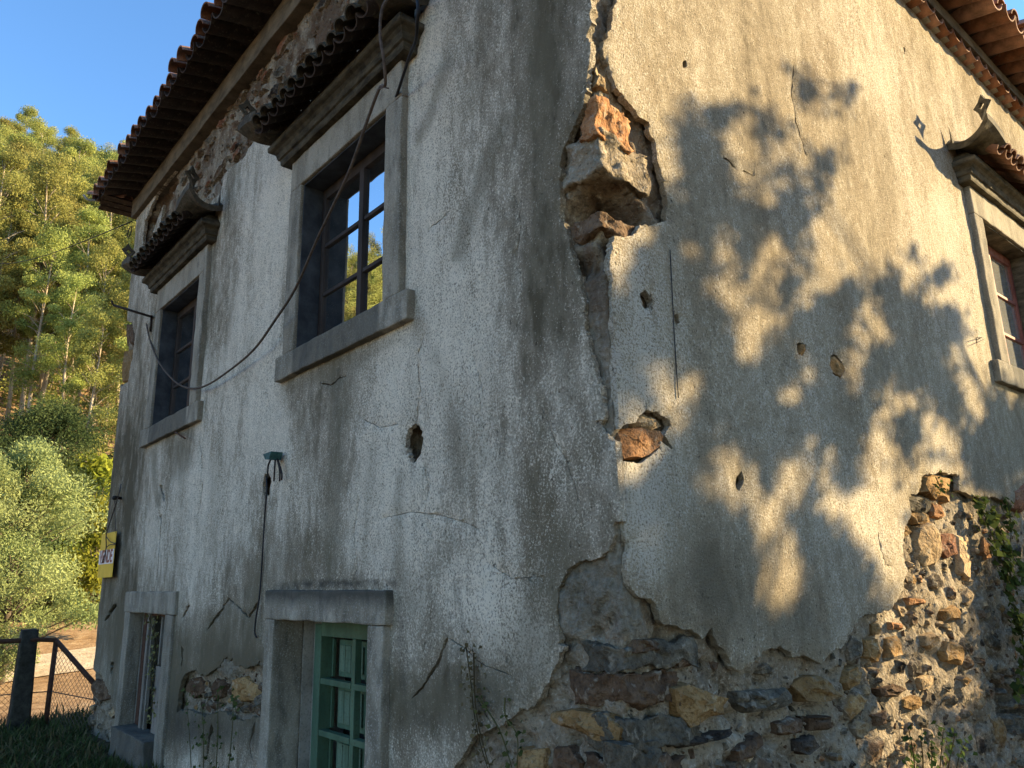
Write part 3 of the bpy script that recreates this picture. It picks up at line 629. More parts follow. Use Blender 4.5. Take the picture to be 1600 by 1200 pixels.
fill('B', [(.05, -.4), (4.5, -.4), (4.5, .45), (.05, .7)], 60, .05, .18, ['st_brown', 'st_grey', 'st_dark', 'st_tan', 'st_brown'], 4)
fill('A', [(.03, -.5), (.75, -.5), (.75, .52), (.55, .66), (.03, .80)], 22, .05, .15, ['st_brown', 'st_grey', 'st_ochre', 'st_dark', 'st_grey'], 5)
fill('A', polyA([(285, 1055), (330, 1058), (400, 1052), (415, 1130), (290, 1125)]), 22, .04, .12, ['st_brown', 'st_grey', 'st_ochre'], 6)
fill('A', polyA([(135, 1050), (160, 1062), (180, 1110), (185, 1200), (120, 1200)]), 12, .05, .12, ['st_brown', 'st_grey', 'st_tan'], 8)
fill('A', polyA([(266, 290), (330, 190), (400, 98), (473, 0), (560, -110), (680, -280), (690, -100), (640, 20), (520, 120), (430, 172), (404, 200), (380, 240), (350, 262), (330, 300), (290, 335), (270, 350)]), 85, .05, .28, ['st_brown', 'st_grey', 'st_brown', 'st_brown', 'st_dark', 'st_red'], 7, (.026, .046), .34)

# --- masonry core behind the plaster, unwrapped round the corner (u<0 wall A, u>0 wall B)
us = line_set((-7.50, -6.9, .03), (-6.9, -3.2, .035), (-3.2, -1.6, .025), (-1.6, -.75, .018), (-.75, .9, .013), (.9, 4.6, .016), (4.6, 9.0, .15))
zs_ = line_set((BASE, .3, .03), (.3, 1.7, .015), (1.7, 3.9, .02), (3.9, 5.1, .03), (5.1, WALL_TOP, .02))
UU, ZZ = np.meshgrid(us, zs_); fl = np.stack([UU.ravel(), ZZ.ravel()], 1)
def upA(pts): return [(-a, z) for a, z in polyA(pts)]
def zone(pts, poly, soft):
    ins = inpoly(pts, poly); d = segdist(pts, poly); s = np.where(ins, d, -d); return np.clip(s / soft * .5 + .5, 0, 1)
depth = np.full(len(fl), .052); under = np.zeros(len(fl)); amp = np.full(len(fl), .016)
def apply(poly, dpt, soft=.03, und=None, am=.016):
    w = zone(fl, poly, soft); 
    depth[:] = depth * (1 - w) + dpt * w
    if und is not None: under[:] = under * (1 - w) + und * w
    if am is not None: amp[:] = amp * (1 - w) + am * w
# undercoat areas (second, smoother coat of mortar)
apply(upA([(1000, 790), (965, 800), (940, 860), (900, 870), (862, 900), (860, 1060), (850, 1062), (835, 1095), (798, 1126), (775, 1138), (735, 1150), (718, 1180), (700, 1210), (600, 1300), (560, 1300), (600, 1090), (690, 985), (860, 1000), (900, 1000), (960, 960), (968, 900)]), .024, .025, 1, .024)
apply(upA([(310, 995), (357, 925), (425, 930), (425, 1060), (400, 1045), (372, 1035), (352, 1062), (335, 1052), (318, 1060), (300, 1048), (280, 1065), (290, 1040)]), .022, .03, 1, .024)
apply(upA([(425, 1110), (395, 1120), (340, 1115), (300, 1110), (275, 1110), (270, 1300), (425, 1300)]), .026, .04, 1, .024)
apply([(b, z) for b, z in polyB([(960, 800), (985, 850), (980, 900), (1010, 935), (1010, 985), (985, 1000), (958, 1000)])], .030, .03, 1, .012)
apply(upA([(880, 372), (962, 372), (975, 700), (900, 690)]), .028, .02, .55, .016)
apply(upA([(300, 325), (345, 300), (352, 268), (330, 290), (262, 378), (248, 372), (252, 340)]), .020, .03, .8, .006)
# voids
apply(upA(slit), .15, .02)
apply(upA([(628, 655), (664, 655), (664, 730), (628, 730)]), .26, .02)
apply(upA([(405, 738), (424, 738), (424, 778), (405, 778)]), .10, .02)
cav = [(-.26, B2(960, 312)[1]), (-.28, B2(960, 300)[1]), (-.2, B2(960, 262)[1])]
cavz0 = PA(950, 316)[2]; cavz1 = PA(950, 264)[2]
apply([(-.27, cavz0 + .01), (-.24, cavz1 - .03), (-.10, cavz1 + .02), (.06, cavz1 + .035), (.22, cavz1 + .0), (.31, cavz1 - .06), (.33, cavz0 + .02), (.10, cavz0 - .02), (-.1, cavz0 - .015)], .27, .016, 0)
apply([(-.28, cavz0 - .14), (-.05, cavz0 - .16), (.02, cavz0 - .10), (.31, cavz0 - .13), (.31, cavz0 - .20), (-.25, cavz0 - .26)], .085, .03, 0)
apply(polyB([(1570, 1060), (1640, 1050), (1660, 1140), (1580, 1140)]), .22, .04)
uv_ = fl
nz = np.array([fbm((u, z, 1.7), 5, 3, 2.0) for u, z in fl]); nz2 = np.array([noise.noise(Vector((u * 26, z * 26, 4.4))) for u, z in fl])
nz3 = np.array([noise.noise(Vector((u * 11, z * 14, 9.1))) for u, z in fl]); crag = np.clip((nz3 - .12) / .35, 0, 1) * np.clip(amp / .016, 0, 1)
rid = np.array([abs(noise.noise(Vector((u * 6.5, z * 6.5, 5.5)))) for u, z in fl])
depth = depth + amp * (1.5 * nz + .8 * nz2) + .028 * crag * (under < .5) + under * np.clip(amp / .024, 0, 1) * (.012 * np.clip(.08 - rid, 0, .08) / .08 + .010 * np.clip(nz3, 0, 1)); depth = np.maximum(depth, .012)
for wl_ in 'AB':
    for (cx_, cz_, hx_, hz_) in placed[wl_]:
        uc_ = -cx_ if wl_ == 'A' else cx_
        du = (fl[:, 0] - uc_) / (hx_ + .012); dz_ = (fl[:, 1] - cz_) / (hz_ + .012)
        near_ = np.nonzero((np.abs(du) < 1.7) & (np.abs(dz_) < 1.7))[0]
        if len(near_) == 0: continue
        e_ = np.hypot(du[near_], dz_[near_]); wgt = np.exp(-((e_ - 1.08) / .22) ** 2) * (.55 - .45 * np.clip(dz_[near_], -1, 1)) * np.clip(.3 + 1.6 * nz3[near_] + .4, 0, 1.4)
        depth[near_] += (.034 if uc_ < 1.8 else .014) * wgt * (1 - .6 * under[near_])
w = .30
fx = np.where(fl[:, 0] <= 0, 1, np.clip(1 - fl[:, 0] / w, 0, 1)); fy = np.where(fl[:, 0] > 0, 1, np.clip(1 + fl[:, 0] / w, 0, 1))
PX = np.where(fl[:, 0] > 0, fl[:, 0], 0) + depth * fx; PY = np.where(fl[:, 0] <= 0, -fl[:, 0], 0) + depth * fy
Vc = np.stack([PX, PY, fl[:, 1]], 1)
nu = len(us); Fc = []
for j in range(len(zs_) - 1):
    zc = (zs_[j] + zs_[j + 1]) / 2
    for i in range(nu - 1):
        uc = (us[i] + us[i + 1]) / 2
        if uc < 0: bad = any(a - .02 < -uc < b + .02 and c - .02 < zc < d + .02 for a, b, c, d in openA)
        else: bad = any(a - .02 < uc < b + .02 and c - .02 < zc < d + .02 for a, b, c, d in openB)
        if not bad: Fc.append((j * nu + i, j * nu + i + 1, (j + 1) * nu + i + 1, (j + 1) * nu + i))
st = np.zeros((len(Vc), 4)); st[:, 0] = under; st[:, 1] = np.clip((1.3 - fl[:, 1]) * 1.2, 0, 1) * (fl[:, 0] < .4); st[:, 2] = np.maximum(np.clip((fl[:, 1] - 4.6) * 2, 0, 1), np.exp(-((fl[:, 1] - cavz0) / .5) ** 2) * (np.abs(fl[:, 0]) < .5)); st[:, 3] = 1
core = mesh_obj('masonry_wall', Vc, Fc, MAT['mortar'], house, True, {'stain': st})
core['label'] = 'rough mortar and rubble core showing where the plaster has fallen'

# --- individual stones
def stone(poly, wall, front, mat, seed, bulge=.012, back=.10, smr=1.0):
    r = random.Random(seed); n = len(poly)
    ax = sum(p[0] for p in poly) / n; az = sum(p[1] for p in poly) / n
    fin = []
    for i in range(n):
        a = poly[i]; b = poly[(i + 1) % n]
        for t in (0, .5): fin.append((a[0] * (1 - t) + b[0] * t, a[1] * (1 - t) + b[1] * t))
    m = len(fin); size = max(max(abs(p[0] - ax), abs(p[1] - az)) for p in fin)
    tilt = (r.uniform(-.10, .10), r.uniform(-.12, .12)); V = []
    def pt(x, z, d):
        d = d + tilt[0] * (x - ax) + tilt[1] * (z - az)
        return (x - ax, d, z - az) if wall == 'B' else (d, x - ax, z - az)
    rings = [(1.0, back), (1.05, .022 + bulge), (.94, .007), (.62, .001 - bulge * .2), (.3, -.001 - bulge * .3)]
    for k, (s, d) in enumerate(rings):
        for i, p in enumerate(fin):
            j = 1 + .05 * r.uniform(-1, 1) * (k > 1)
            dd = d + (.05 * size * r.uniform(-1, 1) + .03 * fbm((p[0] * s, p[1] * s, seed * .37), 12, 2)) * (k > 0)
            V.append(pt(ax + (p[0] - ax) * s * j, az + (p[1] - az) * s * j, dd))
    V.append(pt(ax, az, -.004 - bulge * .5)); F = []
    for k in range(len(rings) - 1):
        for i in range(m):
            i2 = (i + 1) % m; F.append((k * m + i, k * m + i2, (k + 1) * m + i2, (k + 1) * m + i))
    k = len(rings) - 1
    for i in range(m): F.append((k * m + i, k * m + (i + 1) % m, len(V) - 1))
    sm = [(q_ * smr, 0, 0, 1) for q_ in (1, 1, .7, .3, .12) for _ in range(m)] + [(0, 0, 0, 1)]
    o = mesh_obj('stone', V, F, MAT[mat], core, True, {'stain': sm})
    bm = bmesh.new(); bm.from_mesh(o.data); bmesh.ops.recalc_face_normals(bm, faces=bm.faces)
    for e in bm.edges:
        if len(e.link_faces) == 2 and e.calc_face_angle(0) > .55: e.smooth = False
    bm.to_mesh(o.data); bm.free()
    o.location = (ax, front, az) if wall == 'B' else (front, ax, az)
    return o
for a_ in TODO: stone(*a_)
# chips and pebbles set in the mortar, too small to pick apart
def chips(wall, poly, n, seed, smin, smax, mats):
    r = random.Random(seed); xs = [p[0] for p in poly]; zz = [p[1] for p in poly]
    cand = np.array([(r.uniform(min(xs), max(xs)), r.uniform(min(zz), max(zz))) for _ in range(n * 3)]); cand = cand[inpoly(cand, poly)][:n]
    groups = {}
    for x, z in cand:
        sgn = -1 if wall == 'A' else 1; i = int(np.argmin(np.abs(np.array(us) - sgn * x))); j = int(np.argmin(np.abs(np.array(zs_) - z))); d = depth[j * nu + i]
        m = r.choice(mats); V_, F_ = groups.setdefault(m, ([], [])); b = len(V_); s_ = smin + (smax - smin) * r.random() ** 2.2
        ax = [Vector((r.gauss(0, 1), r.gauss(0, 1), r.gauss(0, 1))).normalized()]; ax.append(ax[0].orthogonal().normalized()); ax.append(ax[0].cross(ax[1]))
        c = Vector((x, d + s_ * .25, z)) if wall == 'B' else Vector((d + s_ * .25, x, z))
        for k in range(3):
            for q_ in (1, -1): V_.append(c + ax[k] * q_ * s_ * r.uniform(.5, 1.0) + ax[(k + 1) % 3] * r.uniform(-.3, .3) * s_)
        for f in ((0, 2, 4), (2, 1, 4), (1, 3, 4), (3, 0, 4), (2, 0, 5), (1, 2, 5), (3, 1, 5), (0, 3, 5)): F_.append(tuple(b + k for k in f))
    for m, (V_, F_) in groups.items():
        o = mesh_obj('rubble_chips', V_, F_, MAT[m], core); o['kind'] = 'stuff'
chips('B', lowB_fill, 1500, 31, .008, .034, ['mortar', 'mortar', 'st_tan', 'st_brown', 'st_grey'])
chips('B', [(.05, -.4), (2.2, -.4), (2.2, .9), (.05, .95)], 700, 32, .008, .034, ['mortar', 'st_brown', 'st_grey'])
chips('A', [(.03, .2), (.75, .2), (.75, .75), (.03, .9)], 200, 33, .008, .03, ['mortar', 'st_brown', 'st_grey'])
chips('A', polyA(top_band), 700, 34, .010, .035, ['mortar', 'mortar', 'st_brown', 'st_grey'])
chips('A', polyA([(285, 1055), (330, 1058), (400, 1052), (415, 1130), (290, 1125)]), 160, 35, .008, .03, ['mortar', 'st_brown'])

# quoins of the broken corner: blocks that show two faces
def quoin(name, x1, y1, z0, z1, off, mat, seed, skew=.02):
    bm = bmesh.new(); add_box(bm, off, x1, off, y1, z0, z1, 0)
    bmesh.ops.subdivide_edges(bm, edges=bm.edges[:], cuts=14, use_grid_fill=True)
    for v in bm.verts:
        p = v.co.copy(); q = Vector((fbm(p, 9, 3, seed), fbm(p, 9, 3, seed + 3), fbm(p, 9, 3, seed + 6)))
        v.co = p + q * .05 + Vector((fbm(p, 34, 2, seed), fbm(p, 34, 2, seed + 3), fbm(p, 34, 2, seed + 6))) * .014 + Vector((0, 0, skew * math.sin(3 * p.x + seed) + .10 * skew * p.y))
    o = bm_obj(name, bm, MAT[mat], core, True); return o
zc = lambda v: PA(950, v)[2]
q1 = quoin('quoin_stone', .34, .26, zc(258), zc(190), .028, 'st_tan', 1.3); q1.data.materials[0] = MAT['mortar']
q2 = quoin('quoin_stone', .24, .12, zc(196), zc(136), .022, 'st_orange', 2.3); q2['label'] = 'orange corner stone lit by the sun'
quoin('quoin_stone', .30, .28, zc(345), zc(318), .035, 'st_brown', 3.1)
quoin('quoin_stone', .14, .10, zc(100), zc(20), .034, 'st_tan', 4.4)
for k, (v0, v1) in enumerate(((1010, 1062), (1062, 1120), (1120, 1180), (1180, 1250))):
    quoin('quoin_stone', rnd.uniform(.2, .45), rnd.uniform(.15, .3), zc(v1) + .012, zc(v0) - .012, .026, ('st_grey', 'st_brown', 'st_grey', 'st_brown')[k], 7 + k)

# --- the rest of the shell
bm = bmesh.new()
add_box(bm, .26, BX, FAR - .30, FAR - .05, BASE, WALL_TOP); add_box(bm, BX - .25, BX, .26, FAR - .31, BASE, WALL_TOP)
bm_obj('rear_wall', bm, MAT['reveal'], house)
bm = bmesh.new(); add_box(bm, .30, BX - .27, .30, FAR - .32, 2.2, 2.35); bm_obj('upper_floor', bm, MAT['interior'], house)
# inner lining (rooms stay dark)
bm = bmesh.new()
def panel(bm, pts): bm.faces.new([bm.verts.new(p) for p in pts])
def lined(axis, lo, hi, holes, z0, z1, at):
    cuts = sorted({lo, hi} | {h[0] for h in holes} | {h[1] for h in holes}); zc_ = sorted({z0, z1} | {max(z0, h[2]) for h in holes} | {h[3] for h in holes})
    for a, b in zip(cuts[:-1], cuts[1:]):
        for c, d in zip(zc_[:-1], zc_[1:]):
            m = ((a + b) / 2, (c + d) / 2)
            if any(h[0] < m[0] < h[1] and h[2] < m[1] < h[3] for h in holes): continue
            if axis == 'A': panel(bm, [(at, a, c), (at, b, c), (at, b, d), (at, a, d)])
            else: panel(bm, [(a, at, c), (b, at, c), (b, at, d), (a, at, d)])
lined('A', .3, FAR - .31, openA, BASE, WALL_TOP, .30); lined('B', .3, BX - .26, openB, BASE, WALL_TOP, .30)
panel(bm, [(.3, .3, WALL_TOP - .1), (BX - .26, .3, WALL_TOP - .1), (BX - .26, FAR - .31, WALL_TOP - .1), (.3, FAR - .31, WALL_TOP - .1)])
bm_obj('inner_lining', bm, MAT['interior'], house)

# ------------------------------------------------------------------ window surrounds, sashes, canopies
# local frame: x to the right seen from outside, y into the wall, z up; origin at wall face, window centre
def local(wall, c): return (Matrix.Translation((0, c, 0)) @ Matrix.Rotation(-math.pi / 2, 4, 'Z')) if wall == 'A' else Matrix.Translation((c, 0, 0))
def stain_attr(o, fn):
    me = o.data; ca = me.color_attributes.new('stain', 'FLOAT_COLOR', 'POINT')
    arr = np.zeros((len(me.vertices), 4), np.float32); arr[:, 3] = 1
    for i, v in enumerate(me.vertices): arr[i, 2] = fn(v.co)
    ca.data.foreach_set('color', arr.ravel())
def dense_box(name, x0, x1, y0, y1, z0, z1, mat, parent, st=None, cut=.05, bev=.011, wob=.008):
    bm = bmesh.new(); add_box(bm, x0, x1, y0, y1, z0, z1, 0)
    for ax, n in ((0, (x1 - x0) / cut), (1, (y1 - y0) / cut), (2, (z1 - z0) / cut)):
        for k in range(1, int(n)):
            co = [0, 0, 0]; no = [0, 0, 0]; co[ax] = (x0, y0, z0)[ax] + k * ((x1, y1, z1)[ax] - (x0, y0, z0)[ax]) / int(n); no[ax] = 1
            bmesh.ops.bisect_plane(bm, geom=bm.verts[:] + bm.edges[:] + bm.faces[:], plane_co=co, plane_no=no)
    sh = [e for e in bm.edges if e.calc_face_angle(0) > 1]
    bmesh.ops.bevel(bm, geom=sh, offset=bev, segments=2, affect='EDGES', profile=.6)
    s0 = rnd.uniform(0, 50)
    for v in bm.verts: v.co += Vector((fbm(v.co, 8, 2, s0), fbm(v.co, 8, 2, s0 + 3), fbm(v.co, 8, 2, s0 + 6))) * wob
    o = bm_obj(name, bm, mat, parent, False)
    stain_attr(o, st or (lambda c: 0.0)); return o
HW = WIN_W / 2
def make_window(M_, frame_mat, glass):
    L = []
    lin = dense_box('window_surround', -HW - .175, HW + .175, -.045, .24, WIN_Z1, WIN_Z1 + .235, MAT['trim'], house, lambda c: .25)
    jl = dense_box('jamb', -HW - .175, -HW, -.045, .24, WIN_Z0 + .001, WIN_Z1 - .001, MAT['trim'], lin)
    jr = dense_box('jamb', HW, HW + .175, -.045, .24, WIN_Z0 + .001, WIN_Z1 - .001, MAT['trim'], lin)
    sl_ = dense_box('sill', -HW - .27, HW + .27, -.052, .24, WIN_Z0 - .17, WIN_Z0 - .001, MAT['trim'], lin, lambda c: .62 if abs(c.x) < HW else .15)
    ear = [dense_box('ear_block', s * (HW + .177), s * (HW + .268), -.050, .02, WIN_Z0 - .0005, WIN_Z0 + .10, MAT['trim'], lin) for s in (-1, 1)] if False else []
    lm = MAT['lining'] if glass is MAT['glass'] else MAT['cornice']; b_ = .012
    for s in (-1, 1): box_obj('reveal_sheet', s * HW - (b_ if s > 0 else 0), s * HW + (b_ if s < 0 else 0), -.02, .122, WIN_Z0 + .002, WIN_Z1 - .002, lm, lin, 0)
    box_obj('reveal_sheet', -HW + b_ + .001, HW - b_ - .001, -.02, .122, WIN_Z1 - b_, WIN_Z1 + .001, lm, lin, 0)
    lin.matrix_world = M_
    # sash set back in the opening
    bm = bmesh.new(); yo, yi = .125, .165
    e = .002
    add_box(bm, -HW + e, -HW + .055, yo, yi, WIN_Z0 + e, WIN_Z1 - e, .004); add_box(bm, HW - .055, HW - e, yo, yi, WIN_Z0 + e, WIN_Z1 - e, .004)
    add_box(bm, -HW + .0552, HW - .0552, yo, yi, WIN_Z1 - .085, WIN_Z1 - e, .004); add_box(bm, -HW + .0552, HW - .0552, yo, yi, WIN_Z0 + e, WIN_Z0 + .05, .004)
    sash = bm_obj('window', bm, frame_mat, house)
    z0, z1 = WIN_Z0 + .05, WIN_Z1 - .085; dz = (z1 - z0) / 3
    box_obj('mullion', -.028, .028, yo - .004, yi - .002, z0 + .001, z1 - .001, frame_mat, sash, .004)
    for s in (-1, 1):
        x0, x1 = (-HW + .056, -.029) if s < 0 else (.029, HW - .056)
        for k in (1, 2): box_obj('muntin', x0, x1, yo + .004, yi - .006, z0 + k * dz - .013, z0 + k * dz + .013, frame_mat, sash, .003)
        for k in range(3):
            t = rnd.uniform(-.0025, .0025); t2 = rnd.uniform(-.002, .002); a = z0 + k * dz + .012 * (k > 0); b = z0 + (k + 1) * dz - .012 * (k < 2)
            ym = (yo + yi) / 2
            Vp = [(x0 - .004, ym + t, a - .004), (x1 + .004, ym - t, a - .004), (x1 + .004, ym - t + t2, b + .004), (x0 - .004, ym + t + t2, b + .004)]
            Vp += [(x, y + .003, z) for x, y, z in Vp]
            mesh_obj('pane', Vp, [(0, 1, 2, 3), (7, 6, 5, 4), (0, 4, 5, 1), (1, 5, 6, 2), (2, 6, 7, 3), (3, 7, 4, 0)], glass, sash)
    sash.matrix_world = M_
    return lin, sash
for i, (w_, c) in enumerate(WINS):
    lin, sash = make_window(local(w_, c), MAT['wood_dark'] if w_ == 'A' else MAT['wood_red'], MAT['glass'] if w_ == 'A' else MAT['glass_dusty'])
    sash['label'] = ('dark six-pane window nearest the corner', 'dark six-pane window near the far end', 'red-barred window on the sunlit side wall')[i]

# clay tile: tapered half pipe, long axis +y (towards the wall), narrow end outside
def tile_mesh(name, r0, r1, L, th, mat, seg=9, up=1):
    V = []; F = []; n = seg + 1; K = 4
    for k in range(K + 1):
        y = L * k / K; r = r0 + (r1 - r0) * k / K
        for rr in (r, r - th):
            for i in range(n):
                a = math.pi * (i / seg); V.append((-rr * math.cos(a), y, up * (rr * math.sin(a)) * .82))
    for k in range(K):
        b = k * 2 * n; c = b + 2 * n
        for i in range(seg):
            F.append((b + i, b + i + 1, c + i + 1, c + i)); F.append((b + n + i + 1, b + n + i, c + n + i, c + n + i + 1))
        F.append((b, c, c + n, b + n)); F.append((b + seg, b + n + seg, c + n + seg, c + seg))
    for i in range(seg):
        F.append((i + 1, i, n + i, n + i + 1)); q = K * 2 * n; F.append((q + i, q + i + 1, q + n + i + 1, q + n + i))
    me = bpy.data.meshes.new(name); me.from_pydata(V, [], F); me.materials.append(mat); me.polygons.foreach_set('use_smooth', [True] * len(F)); me.update()
    bm = bmesh.new(); bm.from_mesh(me); bmesh.ops.recalc_face_normals(bm, faces=bm.faces)
    for e in bm.edges:
        if len(e.link_faces) == 2 and e.calc_face_angle(0) > .7: e.smooth = False
    bm.to_mesh(me); bm.free(); return me
def place(name, me, parent, mw):
    o = bpy.data.objects.new(name, me); COL.objects.link(o); o.parent = parent
    o.matrix_parent_inverse = Matrix.Identity(4); o.matrix_local = mw; return o

# canopy: moulded cornice (the part) carrying a row of small tiles and horned hip ends
def cornice_mesh(half, profile):
    V = []; F = []; n = len(profile)
    ring = []
    for p, z in profile:
        ring.append([(-half - p, 0.03, z), (-half - p, -p, z), (half + p, -p, z), (half + p, .03, z)])
    for rg in ring: V += rg
    for k in range(n - 1):
        for i in range(3): F.append((k * 4 + i, k * 4 + i + 1, (k + 1) * 4 + i + 1, (k + 1) * 4 + i))
    F.append((0, 3, 2, 1)); F.append(tuple((n - 1) * 4 + i for i in range(4)))
    bm = bmesh.new(); vv = [bm.verts.new(v) for v in V]
    for f in F: bm.faces.new([vv[i] for i in f])
    for k in range(1, 26):
        bmesh.ops.bisect_plane(bm, geom=bm.verts[:] + bm.edges[:] + bm.faces[:], plane_co=(-half - .1 + (2 * half + .2) * k / 26, 0, 0), plane_no=(1, 0, 0))
    for v in bm.verts: v.co += Vector((0, fbm(v.co, 6, 2, 3), fbm(v.co, 6, 2, 8))) * .006
    return bm
PROF = [(.046, 4.457), (.085, 4.457), (.092, 4.470), (.094, 4.500), (.108, 4.506), (.112, 4.52), (.118, 4.545), (.135, 4.562), (.158, 4.572), (.165, 4.58), (.166, 4.612), (.15, 4.618), (.08, 4.70)]
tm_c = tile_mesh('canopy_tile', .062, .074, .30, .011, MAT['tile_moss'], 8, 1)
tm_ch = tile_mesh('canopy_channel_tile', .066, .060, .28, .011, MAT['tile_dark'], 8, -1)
tm_cb = tile_mesh('canopy_tile_clean', .062, .074, .30, .011, MAT['tile'], 8, 1)
tm_chb = tile_mesh('canopy_channel_tile_clean', .066, .060, .28, .011, MAT['tile'], 8, -1)
def horn(mat, parent, s):
    """upturned hip end: a flaring curved slab running from the front corner back to the wall, with horn at the wall end"""
    bm = bmesh.new(); half = .80; K = 9; J = 6; top = []; bot = []
    for k in range(K + 1):
        f = k / K                              # 0 front corner .. 1 wall
        y = -.34 + .36 * f; base = 4.60 + .10 * f
        lift = .17 * (1 - f) ** 3 + .03 * f ** 4
        rt = []; rb = []
        for j in range(J + 1):
            g_ = j / J                         # 0 inner .. 1 outer edge
            x = s * (half - .06 + (.21 + .13 * (1 - f) ** 2) * g_); z = base + .16 * f * (1 - g_) + lift + .05 * g_ ** 2 + .035 * math.sin(math.pi * g_)
            rt.append(bm.verts.new((x, y, z))); rb.append(bm.verts.new((x - s * .01, y, z - .05 - .03 * (1 - g_))))
        top.append(rt); bot.append(rb)
    def q(a, b, c, d): bm.faces.new((a, b, c, d))
    for k in range(K):
        for j in range(J): q(top[k][j], top[k][j + 1], top[k + 1][j + 1], top[k + 1][j]); q(bot[k][j], bot[k + 1][j], bot[k + 1][j + 1], bot[k][j + 1])
        q(top[k][J], bot[k][J], bot[k + 1][J], top[k + 1][J]); q(top[k][0], top[k + 1][0], bot[k + 1][0], bot[k][0])
    for j in range(J): q(top[0][j], bot[0][j], bot[0][j + 1], top[0][j + 1]); q(top[K][j], top[K][j + 1], bot[K][j + 1], bot[K][j])
    # thorn at the wall end
    a = [bm.verts.new(p) for p in ((s * (half + .10), -.045, 4.75), (s * (half + .155), -.045, 4.74), (s * (half + .125), -.02, 4.75), (s * (half + .165), -.04, 4.90))]
    for f in ((0, 1, 2), (0, 1, 3), (1, 2, 3), (2, 0, 3)): bm.faces.new([a[i] for i in f])
    o = bm_obj('hip_tile', bm, mat, parent, False); 
    # lozenge finial with a square hole standing on the corner
    bm = bmesh.new(); c = Vector((s * (half + .20), -.30, 4.925)); ax = Vector((s * .28, -.95, .1)).normalized(); upv = Vector((s * .05, -.12, 1)).normalized(); nn = ax.cross(upv).normalized() * .014
    O = [upv * .095, ax * .066 + upv * .012, -upv * .115, -ax * .066 + upv * .012]; H = [upv * .028, ax * .024, -upv * .028, -ax * .024]
    mid = [(O[i] + O[(i + 1) % 4]) * .40 for i in range(4)]; OO = []; HH = []
    for i in range(4): OO += [O[i], mid[i]]; HH += [H[i], (H[i] + H[(i + 1) % 4]) * .5]
    fr = [[bm.verts.new(c + p + sg * nn) for p in L_] for L_ in (OO, HH) for sg in (1, -1)]
    for i in range(8):
        k = (i + 1) % 8
        bm.faces.new((fr[0][i], fr[0][k], fr[2][k], fr[2][i])); bm.faces.new((fr[1][k], fr[1][i], fr[3][i], fr[3][k]))
        bm.faces.new((fr[0][i], fr[1][i], fr[1][k], fr[0][k])); bm.faces.new((fr[2][i], fr[2][k], fr[3][k], fr[3][i]))
    bm_obj('finial', bm, mat, parent)
def make_canopy(M_, clean):
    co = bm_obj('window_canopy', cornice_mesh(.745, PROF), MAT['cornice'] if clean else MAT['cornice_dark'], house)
    n = 11; pitch = 1.50 / n; sl_ = rad(33)
    for i in range(n + 1):
        x = -.75 + i * pitch
        place('canopy_tile', tm_chb if clean else tm_ch, co, Matrix.Translation((x, -.315 + rnd.uniform(-.01, .01), 4.662)) @ Matrix.Rotation(sl_, 4, 'X') @ Matrix.Rotation(rnd.uniform(-.03, .03), 4, 'Z'))
        if i < n: place('canopy_tile', tm_cb if clean else tm_c, co, Matrix.Translation((x + pitch / 2, -.335 + rnd.uniform(-.015, .015), 4.652 + rnd.uniform(-.004, .006))) @ Matrix.Rotation(sl_, 4, 'X') @ Matrix.Rotation(rnd.uniform(-.05, .05), 4, 'Z') @ Matrix.Rotation(rnd.uniform(-.08, .08), 4, 'Y'))
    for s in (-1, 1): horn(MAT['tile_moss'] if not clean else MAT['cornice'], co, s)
    # mortar bed under the tiles
    bm = bmesh.new()
    vv = [bm.verts.new(p) for p in [(-.76, .03, 4.62), (.76, .03, 4.62), (.76, -.10, 4.62), (-.76, -.10, 4.62), (-.76, .03, 4.83), (.76, .03, 4.83), (.76, -.10, 4.745), (-.76, -.10, 4.745)]]
    for f in ((0, 1, 2, 3), (4, 7, 6, 5), (0, 4, 5, 1), (1, 5, 6, 2), (2, 6, 7, 3), (3, 7, 4, 0)): bm.faces.new([vv[i] for i in f])
    bm_obj('mortar_bed', bm, MAT['tile_dark'], co)
    co.matrix_world = M_; return co
for i, (w_, c) in enumerate(WINS):
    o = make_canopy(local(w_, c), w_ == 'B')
    o['label'] = ('dark mossy tiled canopy over the window nearest the corner', 'dark mossy tiled canopy over the far window', 'sunlit clay tiled canopy with a lozenge finial over the side window')[i]

# ------------------------------------------------------------------ door and low window on wall A
MA0 = local('A', 0.0)     # local x = -world y
def la(y): return -y
y0, y1, z0, z1 = DOOR
ds = dense_box('door_surround', la(3.0), la(1.53), -.045, .16, z1, 1.452, MAT['trim'], house, lambda c: min(1, max(0, (c.z - 1.30) * 6)))
dense_box('jamb', la(y0) + .001, la(1.555), -.042, .16, z0, z1 - .001, MAT['trim'], ds, lambda c: .1)
dense_box('jamb', la(2.985), la(y1) - .001, -.042, .16, z0, z1 - .001, MAT['trim'], ds, lambda c: .1)
ds.matrix_world = MA0
rv = box_obj('door_reveal', la(y1) - .06, la(y1) + .0, .161, .34, z0, z1, MAT['reveal'], house, .004); rv.matrix_world = MA0
rv2 = box_obj('door_reveal', la(y1) + .001, la(y0) + .06, .161, .34, z1, z1 + .1, MAT['reveal'], house, .004); rv2.matrix_world = MA0
DY = .20
bm = bmesh.new()
xl, xr = la(2.735), la(y0)
add_box(bm, xl, xl + .085, DY - .02, DY + .06, z0, 1.245, .005); add_box(bm, xl + .0855, xr, DY - .02, DY + .06, 1.175, 1.278, .005)
dr = bm_obj('green_door', bm, MAT['green_paint'], house); dr['label'] = 'faded green panelled door standing back in its stone frame'
bm = bmesh.new(); add_box(bm, la(y1) + .001, xl - .001, DY + .03, DY + .2, z0, z1 - .002, .004); rv3 = bm_obj('door_reveal', bm, MAT['reveal'], house); rv3.matrix_world = MA0
